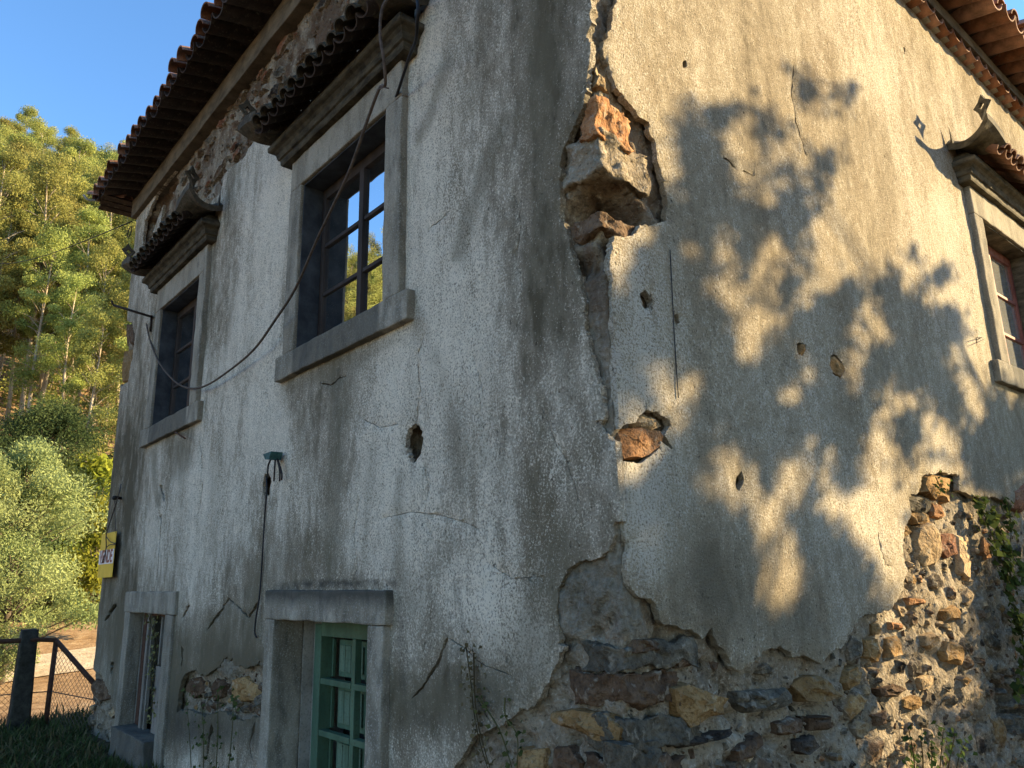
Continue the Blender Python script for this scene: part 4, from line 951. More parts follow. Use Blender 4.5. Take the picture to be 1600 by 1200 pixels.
x_a = xl + .0865; st_w = .045
leaf_l, leaf_r = x_a, xr
cols = [(leaf_l, la(2.275)), (la(2.235), xr)]
box_obj('mullion', la(2.275) + .0005, la(2.235) - .0005, DY - .012, DY + .03, z0 + .01, 1.174, MAT['green_paint'], dr, .004)
zr = [1.174, .915, .625, .30, -.02, -.48]
for (a, b) in cols:
    for k, zz in enumerate(zr[1:-1]):
        box_obj('rail', a + .001, b - .001, DY - .016, DY + .03, zz - .016, zz + .018, MAT['green_paint'], dr, .004)
    for k in range(len(zr) - 1):
        zt, zb = zr[k] - .018, zr[k + 1] + .02
        box_obj('stile', a + .001, a + .02, DY + .055, DY + .075, zb, zt, MAT['green_paint'], dr, .003)
        # boards of the shutter behind
        x = a + .075; nb = 4; wbd = (b - .012 - x) / nb
        box_obj('shutter_frame', a + .048, b - .001, DY + .081, DY + .10, zb + .004, zt - .004, MAT['green_paint'], dr, .003)
        for q_ in range(nb):
            box_obj('board', x + q_ * wbd + .003, x + (q_ + 1) * wbd - .003, DY + .068, DY + .0805, zb + .035, zt - .035, MAT['green_pale'], dr, .003)
dr.matrix_world = MA0
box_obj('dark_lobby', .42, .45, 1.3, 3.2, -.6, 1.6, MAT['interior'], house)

y0, y1, z0, z1 = LOW
lw_ = dense_box('low_window_surround', la(6.33), la(4.83), -.03, .10, z1, 1.445, MAT['trim'], house, lambda c: .25)
dense_box('jamb', la(y0) + .001, la(4.87), -.028, .10, z0 - .5, z1 - .001, MAT['trim'], lw_, lambda c: .4)
dense_box('jamb', la(6.30), la(y1) - .001, -.026, .10, z0 - .3, z1 - .001, MAT['trim'], lw_, lambda c: .3)
dense_box('sill', la(y1) + .0, la(y0) - .05, -.09, .12, z0 - .24, z0, MAT['trim'], lw_, lambda c: .7, wob=.02)
lw_.matrix_world = MA0
r_ = box_obj('low_window_reveal', la(y1) - .03, la(y1) + .001, .101, .36, z0, z1, MAT['reveal'], house, .004); r_.matrix_world = MA0
lwn = box_obj('low_window', la(6.11), la(6.02), .10, .15, z0, z1 - .01, MAT['rust'], house, .004); lwn['label'] = 'broken low window with bare wooden posts'
box_obj('window_post', la(5.86), la(5.80), .06, .11, z0 - .03, z1 - .002, MAT['wood_grey'], lwn, .004)
box_obj('window_post', la(5.76), la(5.735), .07, .10, z0 - .03, z1 - .05, MAT['wood_grey'], lwn, .003)
box_obj('shutter_panel', la(5.52), la(5.08), .07, .10, z0, .82, MAT['wood_grey'], lwn, .004)
box_obj('shutter_panel', la(5.50), la(5.47), .075, .11, .83, z1 - .03, MAT['wood_grey'], lwn, .004)
box_obj('shutter_panel', la(5.33), la(5.08), .072, .10, .83, .86, MAT['wood_grey'], lwn, .004)
box_obj('head_board', la(6.0), la(5.08), .08, .12, z1 - .03, z1 - .003, MAT['rust'], lwn, .003)
lwn.matrix_world = MA0

# ------------------------------------------------------------------ eaves and roof
tip_p, tip_z, pitch_r = .42, 6.05, rad(17)
roof_me = []
bm = bmesh.new()
OVH = .30; zr0 = 6.17; hx0, hx1, hy0, hy1 = -OVH, BX + OVH, -OVH, FAR + OVH + .05
ridge_h = math.tan(pitch_r) * (hy1 - hy0) / 2
midy = (hy0 + hy1) / 2; inset = (hy1 - hy0) / 2
c_ = [bm.verts.new(p) for p in [(hx0, hy0, zr0), (hx1, hy0, zr0), (hx1, hy1, zr0), (hx0, hy1, zr0), (hx0 + inset, midy, zr0 + ridge_h), (hx1 - inset, midy, zr0 + ridge_h)]]
for f in ((0, 1, 5, 4), (1, 2, 5), (2, 3, 4, 5), (3, 0, 4), (3, 2, 1, 0)): bm.faces.new([c_[i] for i in f])
roof = bm_obj('roof', bm, MAT['tile_dark'], house)
TL = .50
t_ch = tile_mesh('roof_channel_tile', .115, .105, TL, .014, MAT['tile'], 9, -1)
t_cv = tile_mesh('roof_cover_tile', .095, .108, TL, .014, MAT['tile'], 9, 1)
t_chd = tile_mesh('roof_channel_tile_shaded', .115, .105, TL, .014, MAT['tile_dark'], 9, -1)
t_cor = tile_mesh('corbel_tile', .098, .098, .16, .014, MAT['tile'], 8, -1)
def eave_run(wall, a0, a1, pitch):
    n = int((a1 - a0) / pitch)
    for i in range(n + 1):
        a = a0 + i * pitch + rnd.uniform(-.008, .008)
        if wall == 'A':     # local y inward = +x
            base = Matrix.Translation((-tip_p + rnd.uniform(-.018, .018), a, tip_z + .095)) @ Matrix.Rotation(-math.pi / 2, 4, 'Z')
            base2 = Matrix.Translation((-tip_p - .015 + rnd.uniform(-.045, .04), a + pitch / 2, tip_z + .075)) @ Matrix.Rotation(-math.pi / 2, 4, 'Z')
        else:
            base = Matrix.Translation((a, -tip_p + rnd.uniform(-.018, .018), tip_z + .095))
            base2 = Matrix.Translation((a + pitch / 2, -tip_p - .015 + rnd.uniform(-.045, .04), tip_z + .075))
        rt = Matrix.Rotation(pitch_r * .75 + rnd.uniform(-.02, .02), 4, 'X') @ Matrix.Rotation(rnd.uniform(-.045, .045), 4, 'Z')
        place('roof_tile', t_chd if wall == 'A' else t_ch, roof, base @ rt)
        place('roof_tile', t_cv, roof, base2 @ rt @ Matrix.Rotation(rnd.uniform(-.06, .06), 4, 'Y'))
eave_run('A', -.3, FAR + .30, .225); eave_run('B', -.3, BX + .2, .235)
# far hip corner: upturned tile and closing board
place('hip_end_tile', t_cv, roof, Matrix.Translation((-tip_p - .03, FAR + .42, tip_z + .10)) @ Matrix.Rotation(rad(-135), 4, 'Z') @ Matrix.Rotation(rad(-10), 4, 'X'))
bm = bmesh.new()
for i in range(3): add_box(bm, -tip_p + .03 + .02 * i, .3, FAR + .06 + .14 * i, FAR + .19 + .14 * i, tip_z + .01 - .008 * i, tip_z + .03 - .008 * i)
bm_obj('eaves_board', bm, MAT['tile_dark'], roof)
tube_obj('hip_horn', smooth_path([(-tip_p + .02, FAR + .36, tip_z + .05), (-tip_p - .06, FAR + .42, tip_z + .06), (-tip_p - .11, FAR + .45, tip_z + .12)]), .014, MAT['reveal'], roof)
# wall plate band A and corbel band B
ea = dense_box('eaves_band', la(7.62), .07, -.055, .25, 5.85, 6.08, MAT['beam'], house, None, .25, .008, .012); ea.matrix_world = MA0
ea['label'] = 'pale limewashed band under the shaded eaves'
eb = dense_box('eaves_band', .062, BX, -.105, .25, 5.945, 6.06, MAT['beam'], house, None, .25, .006, .012)
n = int((BX + .1) / .19)
for i in range(n):
    o = place('corbel_tile', t_cor, eb, Matrix.Translation((.16 + i * .19, -.098 + rnd.uniform(-.006, .006), 5.943)))
bm = bmesh.new(); add_box(bm, .062, BX, -.045, .2, 5.875, 5.944); bm_obj('mortar_bed', bm, MAT['reveal'], eb)

# ------------------------------------------------------------------ iron, cables, sign
q = PA(237, 495); 
br = tube_obj('iron_bracket', [Vector(PA(237, 497, -.02)), Vector(PA(237, 495, .03)), Vector((-.34, 6.66, 4.385))], .013, MAT['iron'], house)
tube_obj('bracket_stay', [Vector(PA(237, 493, .02)), Vector(PA(235, 518, .02))], .012, MAT['iron'], br)
tube_obj('bracket_hook', [Vector((-.34, 6.66, 4.385)), Vector((-.36, 6.68, 4.44))], .010, MAT['iron'], br)
cab = tube_obj('drooping_cable', smooth_path([PA(229, 506, .02), PA(234, 530, .05), PA(248, 565, .08), PA(270, 593, .09), PA(292, 606, .09), PA(318, 604, .08), PA(350, 585, .08), PA(395, 548, .10), PA(430, 500, .14), PA(462, 450, .18), PA(495, 375, .22), PA(525, 312, .25), PA(548, 262, .27), PA(575, 185, .29), PA(593, 138, .31), PA(602, 132, .33), PA(599, 90, .37), PA(594, 55, .38), PA(597, 15, .38), PA(612, -12, .34), PA(630, -40, .2)], 5), .0085, MAT['cable_brown'])
tag(cab, 'long brown cable drooping across the shaded wall from canopy to bracket', 'cable')
tie = tube_obj('tie_wire', [PA(590, 140, .31), PA(600, 136, .325), PA(607, 138, .32)], .004, MAT['wire']); tag(tie, 'thin wire tie knotted round the brown cable below the canopy', 'wire')
cb2 = tube_obj('black_cable', smooth_path([PA(640, -40, .2), PA(652, 0, .36), PA(652, 30, .37), PA(650, 62, .30), PA(641, 85, .2), PA(630, 118, .12), PA(618, 155, .03), PA(613, 172, -.03), PA(606, 200, -.10)], 5), .0085, MAT['cable_black'])
tag(cb2, 'black cable running from the canopy into the near window top', 'cable')
cb3 = tube_obj('black_cable', smooth_path([PA(416, 745, -.02), PA(417, 765, .015), PA(414, 800, .01), PA(411, 850, .012), PA(408, 900, .012), PA(405, 935, .02), PA(400, 965, .025), PA(398, 988, .02), PA(401, 996, .018)], 5), .006, MAT['cable_black'])
tag(cb3, 'black cord hanging straight down beside the door lintel', 'cord')
bm = bmesh.new(); c0 = PA(429, 711, .05)
vv = []
for s_, (dy, dz) in enumerate(((-.07, .012), (.075, .010), (.03, -.03), (-.04, -.035))):
    for p in (-.052, .03): vv.append(bm.verts.new((c0[0] + p + .0, c0[1] - dy * -1 * .9, c0[2] + dz)))
for f in ((0, 2, 4, 6), (7, 5, 3, 1), (0, 1, 3, 2), (2, 3, 5, 4), (4, 5, 7, 6), (6, 7, 1, 0)): bm.faces.new([vv[i] for i in f])
tb = bm_obj('insulator_plate', bm, MAT['teal'], house); tb['label'] = 'small verdigris metal plate with cut wires'
for k, (pts) in enumerate(([(424, 716), (419, 728), (418, 748)], [(430, 718), (429, 735), (428, 752)], [(433, 716), (437, 735), (437, 752)], [(434, 718), (440, 738), (440, 750)])):
    tube_obj('cut_wire', smooth_path([PA(u, v, .045 - .006 * i) for i, (u, v) in enumerate(pts)], 4), .006, MAT['cable_black'], tb)
nl = tube_obj('nail', [PA(269, 672, -.01), PA(278, 678, .06), PA(289, 685, .07)], .008, MAT['rust'], house)
bo = tube_obj('wall_bolt', [PA(192, 779, -.01), PA(186, 778, .03), PA(178, 778, .09)], [.016, .016, .024], MAT['iron'], house)
ht = tube_obj('hanging_string', smooth_path([PB(1047, 390, .006), PB(1050, 450, .006), PB(1054, 530, .006), PB(1060, 622, .006)], 4), .0022, MAT['cable_black']); tag(ht, 'thin dark straight string hanging down the sunlit wall near the corner', 'string')
hk = tube_obj('bent_wire', [PB(1526, 531, -.005), PB(1534, 527, .03), PB(1525, 528, .045), PB(1526, 536, .04), PB(1537, 530, .0)], .003, MAT['wire'], house)
# sign
sg = empty('sale_sign'); tag(sg, 'yellow sale sign with a white VENDE band hung on the far corner', 'sign')
sp_ = .05; sc_ = [PA(160, 835, sp_), PA(182, 832, sp_), PA(176, 902, sp_), PA(153, 903, sp_)]
sy1 = (sc_[0][1] + sc_[3][1]) / 2; sy0 = (sc_[1][1] + sc_[2][1]) / 2; sz1 = sc_[0][2]; sz0 = sc_[3][2]
box_obj('board', -sp_ - .006, -sp_, sy0, sy1, sz0, sz1, MAT['sign_yellow'], sg, .002)
hb = sz1 - sz0
box_obj('white_band', -sp_ - .009, -sp_ - .0062, sy0 + .003, sy1 - .003, sz0 + .30 * hb, sz0 + .62 * hb, MAT['sign_white'], sg, 0)
def text_obj(txt, size, m, parent, mw, sx=1.0):
    cu = bpy.data.curves.new('lettering', 'FONT'); cu.body = txt; cu.size = size; cu.align_x = 'CENTER'; cu.align_y = 'CENTER'; cu.extrude = .0006; cu.offset = .004
    to = bpy.data.objects.new('lettering_curve', cu); COL.objects.link(to)
    dg = bpy.context.evaluated_depsgraph_get(); me = bpy.data.meshes.new_from_object(to.evaluated_get(dg)); bpy.data.objects.remove(to)
    me.materials.clear(); me.materials.append(m)
    o = bpy.data.objects.new('lettering', me); link(o, parent); o.matrix_local = mw @ Matrix.Diagonal((sx, 1, 1, 1)); return o
rotA = Matrix.Rotation(-math.pi / 2, 4, 'Z') @ Matrix.Rotation(math.pi / 2, 4, 'X')
text_obj('VENDE', .185, MAT['sign_text'], sg, Matrix.Translation((-sp_ - .0105, (sy0 + sy1) / 2, sz0 + .455 * hb)) @ rotA, (sy1 - sy0) * .88 / .60)
wi = tube_obj('dangling_wire', smooth_path([PA(189, 757, .02), PA(184, 778, .09), PA(172, 815, .08), PA(166, 836, .08), PA(166, 855, .075), PA(163, 870, .075), PA(159, 880, .075)], 5), .006, MAT['wire']); tag(wi, 'thin dark wire dangling from the bolt across the yellow sign', 'wire')
wi2 = tube_obj('dangling_wire', smooth_path([PA(166, 838, .08), PA(172, 846, .08), PA(181, 850, .08), PA(172, 851, .08), PA(167, 855, .078)], 5), .005, MAT['wire']); tag(wi2, 'bent twig of wire crossing the top half of the yellow sign', 'wire')
wi3 = tube_obj('dangling_wire', smooth_path([PA(179, 782, .06), PA(180, 810, .055), PA(181, 833, .055)], 4), .004, MAT['wire']); tag(wi3, 'straight wire the yellow sign hangs from', 'wire')
_r = ray(-30, 410); _r = _r / math.hypot(_r[0], _r[1]); _far = CAM + _r * 27; _n = PA(206, 346, .0)
ov = tube_obj('overhead_wire', [Vector(_n).lerp(Vector(_far), k / 12) - Vector((0, 0, .5 * math.sin(math.pi * k / 12))) * .5 for k in range(13)], .008, MAT['cable_black']); tag(ov, 'thin overhead wire running from the far eaves towards the forest', 'wire')
cl_ = tube_obj('coiled_wire', smooth_path([Vector((-.06 + .0, 7.60 + .09 * math.cos(t), 5.66 + .06 * math.sin(t))) for t in [k * .6 for k in range(13)]], 3), .006, MAT['cable_black']); tag(cl_, 'loop of black wire hanging under the far corner of the eaves', 'wire')

# ------------------------------------------------------------------ fence
def gp(u, v, z):
    r = ray(u, v); t = (z - CAM[2]) / r[2]; return Vector(CAM + t * r)
fp = gp(26, 1150, -.02); fd = math.hypot(fp.x - CAM[0], fp.y - CAM[1])
post = empty('fence_post', (fp.x, fp.y, 0)); tag(post, 'dark mossy square concrete fence post beside the house corner', 'post')
bm = bmesh.new(); add_box(bm, -.10, .10, -.09, .09, -.3, 1.06, 0); bmesh.ops.subdivide_edges(bm, edges=bm.edges[:], cuts=6, use_grid_fill=True)
for v in bm.verts:
    s_ = 1 - .25 * max(0, v.co.z) ; v.co = Vector((v.co.x * s_, v.co.y * s_, v.co.z)) + Vector((fbm(v.co, 6, 2, 1), fbm(v.co, 6, 2, 4), fbm(v.co, 6, 2, 7))) * .012
bm_obj('shaft', bm, MAT['concrete'], post, True)
top = Vector((fp.x + .14, fp.y, 1.00))
fence = empty('wire_fence', (fp.x, fp.y, 0)); tag(fence, 'chain-link fence with a rusty pipe rail sloping down to the house', 'fence')
def fw(p): return Vector(p) - Vector((fp.x, fp.y, 0))
hc = Vector(PA(142, 1077, .02)); hc = Vector((.06, 7.38, hc.z))
pr = Vector((fp.x + .25, fp.y - .03, 0)); prt = Vector((fp.x + .26, fp.y - .03, .93))
tube_obj('rail', [fw((fp.x - 3.2, fp.y + .5, .96)), fw((fp.x + .1, fp.y - .06, .95)), fw(prt), fw(hc)], .026, MAT['rust'], fence, 8)
tube_obj('stay_post', [fw(pr + Vector((0, 0, -.2))), fw(prt)], .026, MAT['rust'], fence, 8)
Vm = []; Fm = []
def mesh_panel(p0, p1, t0, t1, b0, b1, pit):
    p0 = Vector(p0); p1 = Vector(p1); L = (p1 - p0).length; H = max(t0 - b0, t1 - b1)
    def P(s, z):
        f = s / L; lo = b0 + (b1 - b0) * f; hi = t0 + (t1 - t0) * f
        if z > hi or z < lo or s < 0 or s > L: return None
        q_ = p0.lerp(p1, f); return Vector((q_.x + .012 * math.sin(9 * s + 5 * z), q_.y + .012 * math.sin(7 * s + 3 * z), z))
    zmin = min(b0, b1); zmax = max(t0, t1); n = int((L + zmax - zmin) / pit) + 2
    for sgn in (1, -1):
        for k in range(-n, n):
            prev = None; run = []
            for j in range(int((zmax - zmin) / (pit * .5)) + 1):
                z = zmin + j * pit * .5; s = k * pit + sgn * (z - zmin) + (0 if sgn > 0 else L)
                q_ = P(s, z)
                if q_ is None:
                    if len(run) > 1: V_, F_ = tube_geo(run, .0022, 3); b = len(Vm); Vm.extend(V_); Fm.extend(tuple(i + b for i in f) for f in F_)
                    run = []
                else: run.append(fw(q_))
            if len(run) > 1: V_, F_ = tube_geo(run, .0022, 3); b = len(Vm); Vm.extend(V_); Fm.extend(tuple(i + b for i in f) for f in F_)
mesh_panel((prt.x, prt.y, 0), (hc.x, hc.y, 0), prt.z, hc.z, .02, .02, .065)
mesh_panel((fp.x - 3.0, fp.y + .45, 0), (fp.x, fp.y, 0), .93, .92, .02, .02, .065)
cm = mesh_obj('wire_mesh', Vm, Fm, MAT['wire'], fence); cm['kind'] = 'stuff'
tube_obj('tension_wire', [fw((fp.x - 3, fp.y + .45, .42)), fw((prt.x, prt.y, .40)), fw((hc.x, hc.y, .36))], .006, MAT['wire'], fence)

# ------------------------------------------------------------------ vegetation
def leaf_cloud(centers, n, spread, size, aspect, droop, r, flat=.0):
    """small folded leaf quads scattered through clumps; returns verts, faces, per-vertex shade"""
    V = []; F = []; C_ = []
    for _ in range(n):
        c, s, tone = r.choice(centers)
        p = Vector((r.gauss(0, 1), r.gauss(0, 1), r.gauss(0, 1))) ; p = p.normalized() * (r.random() ** .5) * s * spread
        p.z *= .8; p = c + p
        d = Vector((r.gauss(0, 1), r.gauss(0, 1), r.gauss(0, 1) - droop)).normalized(); n_ = d.orthogonal().normalized(); n_ = (n_ * math.cos(r.uniform(0, 6.28)) + d.cross(n_) * math.sin(r.uniform(0, 6.28))).normalized()
        L = size * r.uniform(.7, 1.35); w = L * aspect
        b = len(V); V += [p - d * L * .5, p + n_ * w * .5, p + d * L * .5, p - n_ * w * .5]; F.append((b, b + 1, b + 2, b + 3))
        t = min(1, max(0, tone + r.uniform(-.22, .22))); C_ += [(t, t, t, 1)] * 4
    return V, F, C_
def tree_data(kind, seed):
    r = random.Random(seed); trunk = []; V = []; F = []
    def add(pts, rr, sides):
        v, f = tube_geo(pts, rr, sides); b = len(V); V.extend(v); F.extend(tuple(i + b for i in q) for q in f)
    if kind == 'euc':
        H = r.uniform(17, 22); lean = Vector((r.uniform(-.05, .05), r.uniform(-.05, .05), 0)); pts = []; rr = []
        for k in range(12):
            f = k / 11; pts.append(Vector((lean.x * H * f + .25 * math.sin(4 * f + seed), lean.y * H * f + .2 * math.sin(5 * f + seed * 2), H * f))); rr.append(.17 * (1 - .85 * f) + .015)
        add(pts, rr, 7); cen = []
        for k in range(46):
            f = .34 + .66 * (k / 45) ** .9; i = min(10, int(f * 11)); base = pts[i].lerp(pts[i + 1], f * 11 - i); a = r.uniform(0, 6.28); rad_ = (.6 + 1.25 * math.sin(math.pi * min(1, (f - .25) / .78))) * r.uniform(.45, 1.15)
            e = base + Vector((math.cos(a) * rad_, math.sin(a) * rad_, r.uniform(.4, 1.6))); add([base, base.lerp(e, .55) + Vector((0, 0, .1)), e], [.05 * (1.2 - f), .03, .012], 4)
            cen.append((e, r.uniform(.5, 1.1), r.uniform(.15, .9)))
        lv = leaf_cloud(cen, 25000, 1.0, .145, .45, .9, r)
    elif kind == 'mimosa':
        H = 5.6; cen = []
        add([Vector((0, 0, -.2)), Vector((.1, .05, 1.2)), Vector((0, .1, 2.6)), Vector((.05, 0, 4.6))], [.10, .08, .06, .02], 6)
        for k in range(70):
            f = r.random() ** .8; a = r.uniform(0, 6.28); rad_ = (2.3 * math.sin(math.pi * (.18 + .80 * f)) ** .8) * r.uniform(.35, 1.0); e = Vector((math.cos(a) * rad_, math.sin(a) * rad_, .5 + f * 4.9)); b0 = Vector((.05, .05, max(.3, e.z - .9)))
            add([b0, e], [.025, .008], 4); cen.append((e, r.uniform(.35, .65), r.uniform(.2, .95)))
        lv = leaf_cloud(cen, 48000, 1.0, .085, .30, .3, r)
    elif kind == 'shrub':
        cen = []
        for k in range(45):
            f = r.random(); a = r.uniform(0, 6.28); rad_ = 1.5 * math.sin(math.pi * (.2 + .75 * f)) * r.uniform(.3, 1.0); e = Vector((math.cos(a) * rad_, math.sin(a) * rad_, .3 + 3.0 * f)); add([Vector((0, 0, 0)), Vector((e.x * .3, e.y * .3, e.z * .6)), e], [.03, .02, .006], 4); cen.append((e, r.uniform(.3, .6), r.uniform(.1, .9)))
        lv = leaf_cloud(cen, 9000, 1.0, .15, .5, .2, r)
    return V, F, lv
def tree_proto(kind, seed, leafmat, barkmat):
    V, F, (LV, LF, LC) = tree_data(kind, seed)
    tm = bpy.data.meshes.new('trunk'); tm.from_pydata([tuple(v) for v in V], [], F); tm.materials.append(MAT[barkmat]); tm.polygons.foreach_set('use_smooth', [True] * len(F))
    cm_ = bpy.data.meshes.new('crown'); cm_.from_pydata([tuple(v) for v in LV], [], LF); cm_.materials.append(MAT[leafmat])
    ca = cm_.color_attributes.new('stain', 'FLOAT_COLOR', 'POINT'); ca.data.foreach_set('color', np.array(LC, dtype=np.float32).ravel())
    return tm, cm_
def plant(name, proto, loc, rz, sc, label, cat, group=None, mat=None):
    t = empty(name, loc, rz); t.scale = (sc, sc, sc * rnd.uniform(.9, 1.1))
    for nm, me in zip(('trunk', 'crown'), proto): link(bpy.data.objects.new(nm, me), t)
    return tag(t, label, cat, group)
eucs = [tree_proto('euc', s, 'euc', 'bark') for s in (3, 8, 21, 34)]
mim = tree_proto('mimosa', 5, 'mimosa', 'bark_dark'); shy = [tree_proto('shrub', 7, 'shrub_yellow', 'bark_dark')]; shd = [tree_proto('shrub', 11, 'shrub_dark', 'bark_dark'), tree_proto('mimosa', 15, 'shrub_dark', 'bark_dark')]
def polar(az, r): return (CAM[0] + r * math.sin(rad(az)), CAM[1] + r * math.cos(rad(az)))
r_t = random.Random(99); row = 0
dist = 45.0; nt = 0
while dist < 116:
    az = -40 + r_t.uniform(0, 3)
    while az < 19:
        stepd = math.degrees((1.85 if az > 1 else (4.8 if -36 < az < -22 else 11)) / dist)
        d = dist + r_t.uniform(-1.8, 1.8); x, y = polar(az + r_t.uniform(-.3, .3) * stepd, d)
        lab = 'slender eucalyptus with bare pale trunk at the front edge of the hillside forest' if dist < 52 else ('eucalyptus crown on the skyline at the top of the hillside forest' if dist > 105 else 'tall slender eucalyptus halfway up the sunlit forested hillside')
        plant('eucalyptus_tree', r_t.choice(eucs), (x, y, gz(x, y) - .2), r_t.uniform(0, 6.28), r_t.uniform(.66, 1.02), lab, 'tree', 'eucalyptus forest on the hillside'); nt += 1
        az += stepd * r_t.uniform(.75, 1.3)
    dist += 4.6
for _ in range(1):
    r = random.Random(12); cen = []
    for k in range(900):
        az = r.uniform(-3, 19) if k % 4 else r.uniform(-38, -20); d = 30 + 45 * r.random() ** 1.3; x, y = polar(az, d); cen.append((Vector((x, y, gz(x, y) + r.uniform(.1, 1.3))), r.uniform(.5, 1.3), r.uniform(0, .8)))
    V, F, C_ = leaf_cloud(cen, 60000, 1.0, .22, .5, .1, r)
    o = mesh_obj('undergrowth', V, F, MAT['euc'], None, False, {'stain': np.array(C_)}); o['kind'] = 'stuff'; tag(o, 'mixed low undergrowth covering the hillside below the trees', 'undergrowth')
for k, (az, d) in enumerate(((-52, 15), (-40, 19), (-30, 14), (-20, 20), (-10, 16), (0, 22), (8, 15), (16, 19), (24, 16), (31, 21), (38, 17), (-4, 28), (20, 28), (-25, 27), (34, 29), (-62, 21))):  # unseen trees added to block sky light from the side wall
    x, y = CAM[0] + d * math.sin(rad(az)), CAM[1] - d * math.cos(rad(az))
    plant('eucalyptus_tree', eucs[k % 4], (x, y, gz(x, y) - .2), k * 1.7, .8, 'unseen eucalyptus added behind the viewer to cut sky light on the side wall', 'tree', 'added light-blocking eucalyptus trees behind the viewer')
def at_px(u, d): 
    r = ray(u, 900); h = math.hypot(r[0], r[1]); return (CAM[0] + r[0] / h * d, CAM[1] + r[1] / h * d)
x, y = at_px(22, 22); plant('mimosa_tree', mim, (x, y, gz(x, y) - .1), 1.0, 1.0, 'feathery pale green mimosa tree behind the fence post', 'tree')
x, y = at_px(-60, 21); plant('mimosa_tree', mim, (x, y, gz(x, y) - .1), 3.0, .9, 'second pale mimosa cut off by the left edge of the photo', 'tree')
x, y = at_px(45, 30); plant('dark_shrub', shd[1], (x, y, gz(x, y)), .4, 1.35, 'dark green rounded tree above the pale mimosa', 'tree')
x, y = at_px(150, 26); plant('yellow_shrub', shy[0], (x, y, gz(x, y) + .6), 2.0, 1.0, 'bright yellow-green shrub beside the far house corner', 'shrub')
x, y = at_px(128, 31); plant('yellow_shrub', shy[0], (x, y, gz(x, y) + .8), .6, 1.3, 'taller yellow-green shrub behind the pale mimosa', 'shrub')
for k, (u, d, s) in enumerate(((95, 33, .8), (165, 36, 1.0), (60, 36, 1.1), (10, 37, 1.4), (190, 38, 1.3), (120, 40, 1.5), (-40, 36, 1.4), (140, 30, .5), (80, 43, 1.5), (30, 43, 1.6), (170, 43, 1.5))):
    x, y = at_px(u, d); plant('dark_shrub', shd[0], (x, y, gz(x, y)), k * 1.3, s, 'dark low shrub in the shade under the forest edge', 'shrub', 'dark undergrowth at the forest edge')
# grass and weeds near the house foot and fence
def tufts(name, spots, n, hgt, mat, seed, label, cat):
    r = random.Random(seed); V = []; F = []; C_ = []
    for _ in range(n):
        x, y, rr = r.choice(spots); a = r.uniform(0, 6.28); q = rr * math.sqrt(r.random()); x += q * math.cos(a); y += q * math.sin(a)
        if x > -.02 and -1 < y < 7.45: x = -.05 - r.random() * .3
        z = gz(x, y) - .01; h = hgt * r.uniform(.4, 1.3); d = Vector((r.gauss(0, .45), r.gauss(0, .45), 1)).normalized(); w = Vector((-d.y, d.x, .0)); w = (w.normalized() if w.length > 1e-3 else Vector((1, 0, 0))) * .007 * r.uniform(.7, 1.8)
        p = Vector((x, y, z)); b = len(V); mid_ = p + d * h * .55; tip_ = p + d * h + Vector((d.x * h * .5, d.y * h * .5, -h * .12)); V += [p - w, p + w, mid_ + w * .8, mid_ - w * .8, tip_]; F += [(b, b + 1, b + 2, b + 3), (b + 3, b + 2, b + 4)]; t = r.random(); C_ += [(t, t, t, 1)] * 5
    o = mesh_obj(name, V, F, MAT[mat], None, False, {'stain': np.array(C_)}); o['kind'] = 'stuff'; tag(o, label, cat); return o
tufts('grass', [(-.6, 5.2, .9), (-1.1, 6.0, .9), (-.5, 6.6, .7), (-.9, 7.3, .8), (-.3, 7.6, .5), (-1.8, 7.0, 1.2), (-.25, 4.4, .5), (-.2, 5.6, .3)], 8000, .13, 'grass', 4, 'dark shaded grass at the foot of the shaded wall and fence', 'grass')
tufts('weeds', [(-.4, 7.9, .6), (.1, 8.4, .5), (-1.0, 8.2, .8), (-.15, 4.8, .25)], 1200, .22, 'grass', 5, 'taller weeds growing through the chain-link fence', 'weeds')
tufts('dry_grass', [(-.6, 5.2, .9), (-1.1, 6.0, .9), (-.5, 6.6, .7), (-.9, 7.3, .8), (-.3, 7.6, .5), (-1.8, 7.0, 1.2), (-.3, 8.6, .5), (.5, 9.2, .6)], 2600, .16, 'dry', 14, 'dry straw stalks among the shaded grass by the fence', 'grass')
# weeds, vines and ivy on the walls
def vine(name, paths, wall, mat, nleaf, lsize, seed, label, cat, rstem=.004):
    r = random.Random(seed); t = empty(name, (0, 0, 0)); tag(t, label, cat); V = []; F = []; LV = []; LF = []; LC = []
    for pth in paths:
        pts = smooth_path([(PA if wall == 'A' else PB)(u, v, p) for u, v, p in pth], 5); v, f = tube_geo(pts, [rstem * (1 - .6 * i / len(pts)) for i in range(len(pts))], 4); b = len(V); V += v; F += [tuple(i + b for i in q) for q in f]
        for _ in range(nleaf):
            c = r.choice(pts) + Vector((r.gauss(0, .02), r.gauss(0, .02), r.gauss(0, .03)))
            nn = (Vector((-1, -.2, .4)) if wall == 'A' else Vector((-.1, -1, .4))) + Vector((r.gauss(0, .5), r.gauss(0, .5), r.gauss(0, .5))); nn.normalize(); d = nn.orthogonal().normalized(); e = nn.cross(d); a = r.uniform(0, 6.28); d, e = d * math.cos(a) + e * math.sin(a), e * math.cos(a) - d * math.sin(a)
            L = lsize * r.uniform(.6, 1.3); b = len(LV); LV += [c - d * L * .5, c + e * L * .42 - d * L * .15, c + e * L * .2 + d * L * .2, c + d * L * .55, c - e * L * .2 + d * L * .2, c - e * L * .42 - d * L * .15]; LF.append(tuple(b + i for i in range(6))); tt = r.random(); LC += [(tt, tt, tt, 1)] * 6
    mesh_obj('stem', V, F, MAT['dry'], t); 
    if LV: mesh_obj('foliage', LV, LF, MAT[mat], t, False, {'stain': np.array(LC)})
    return t
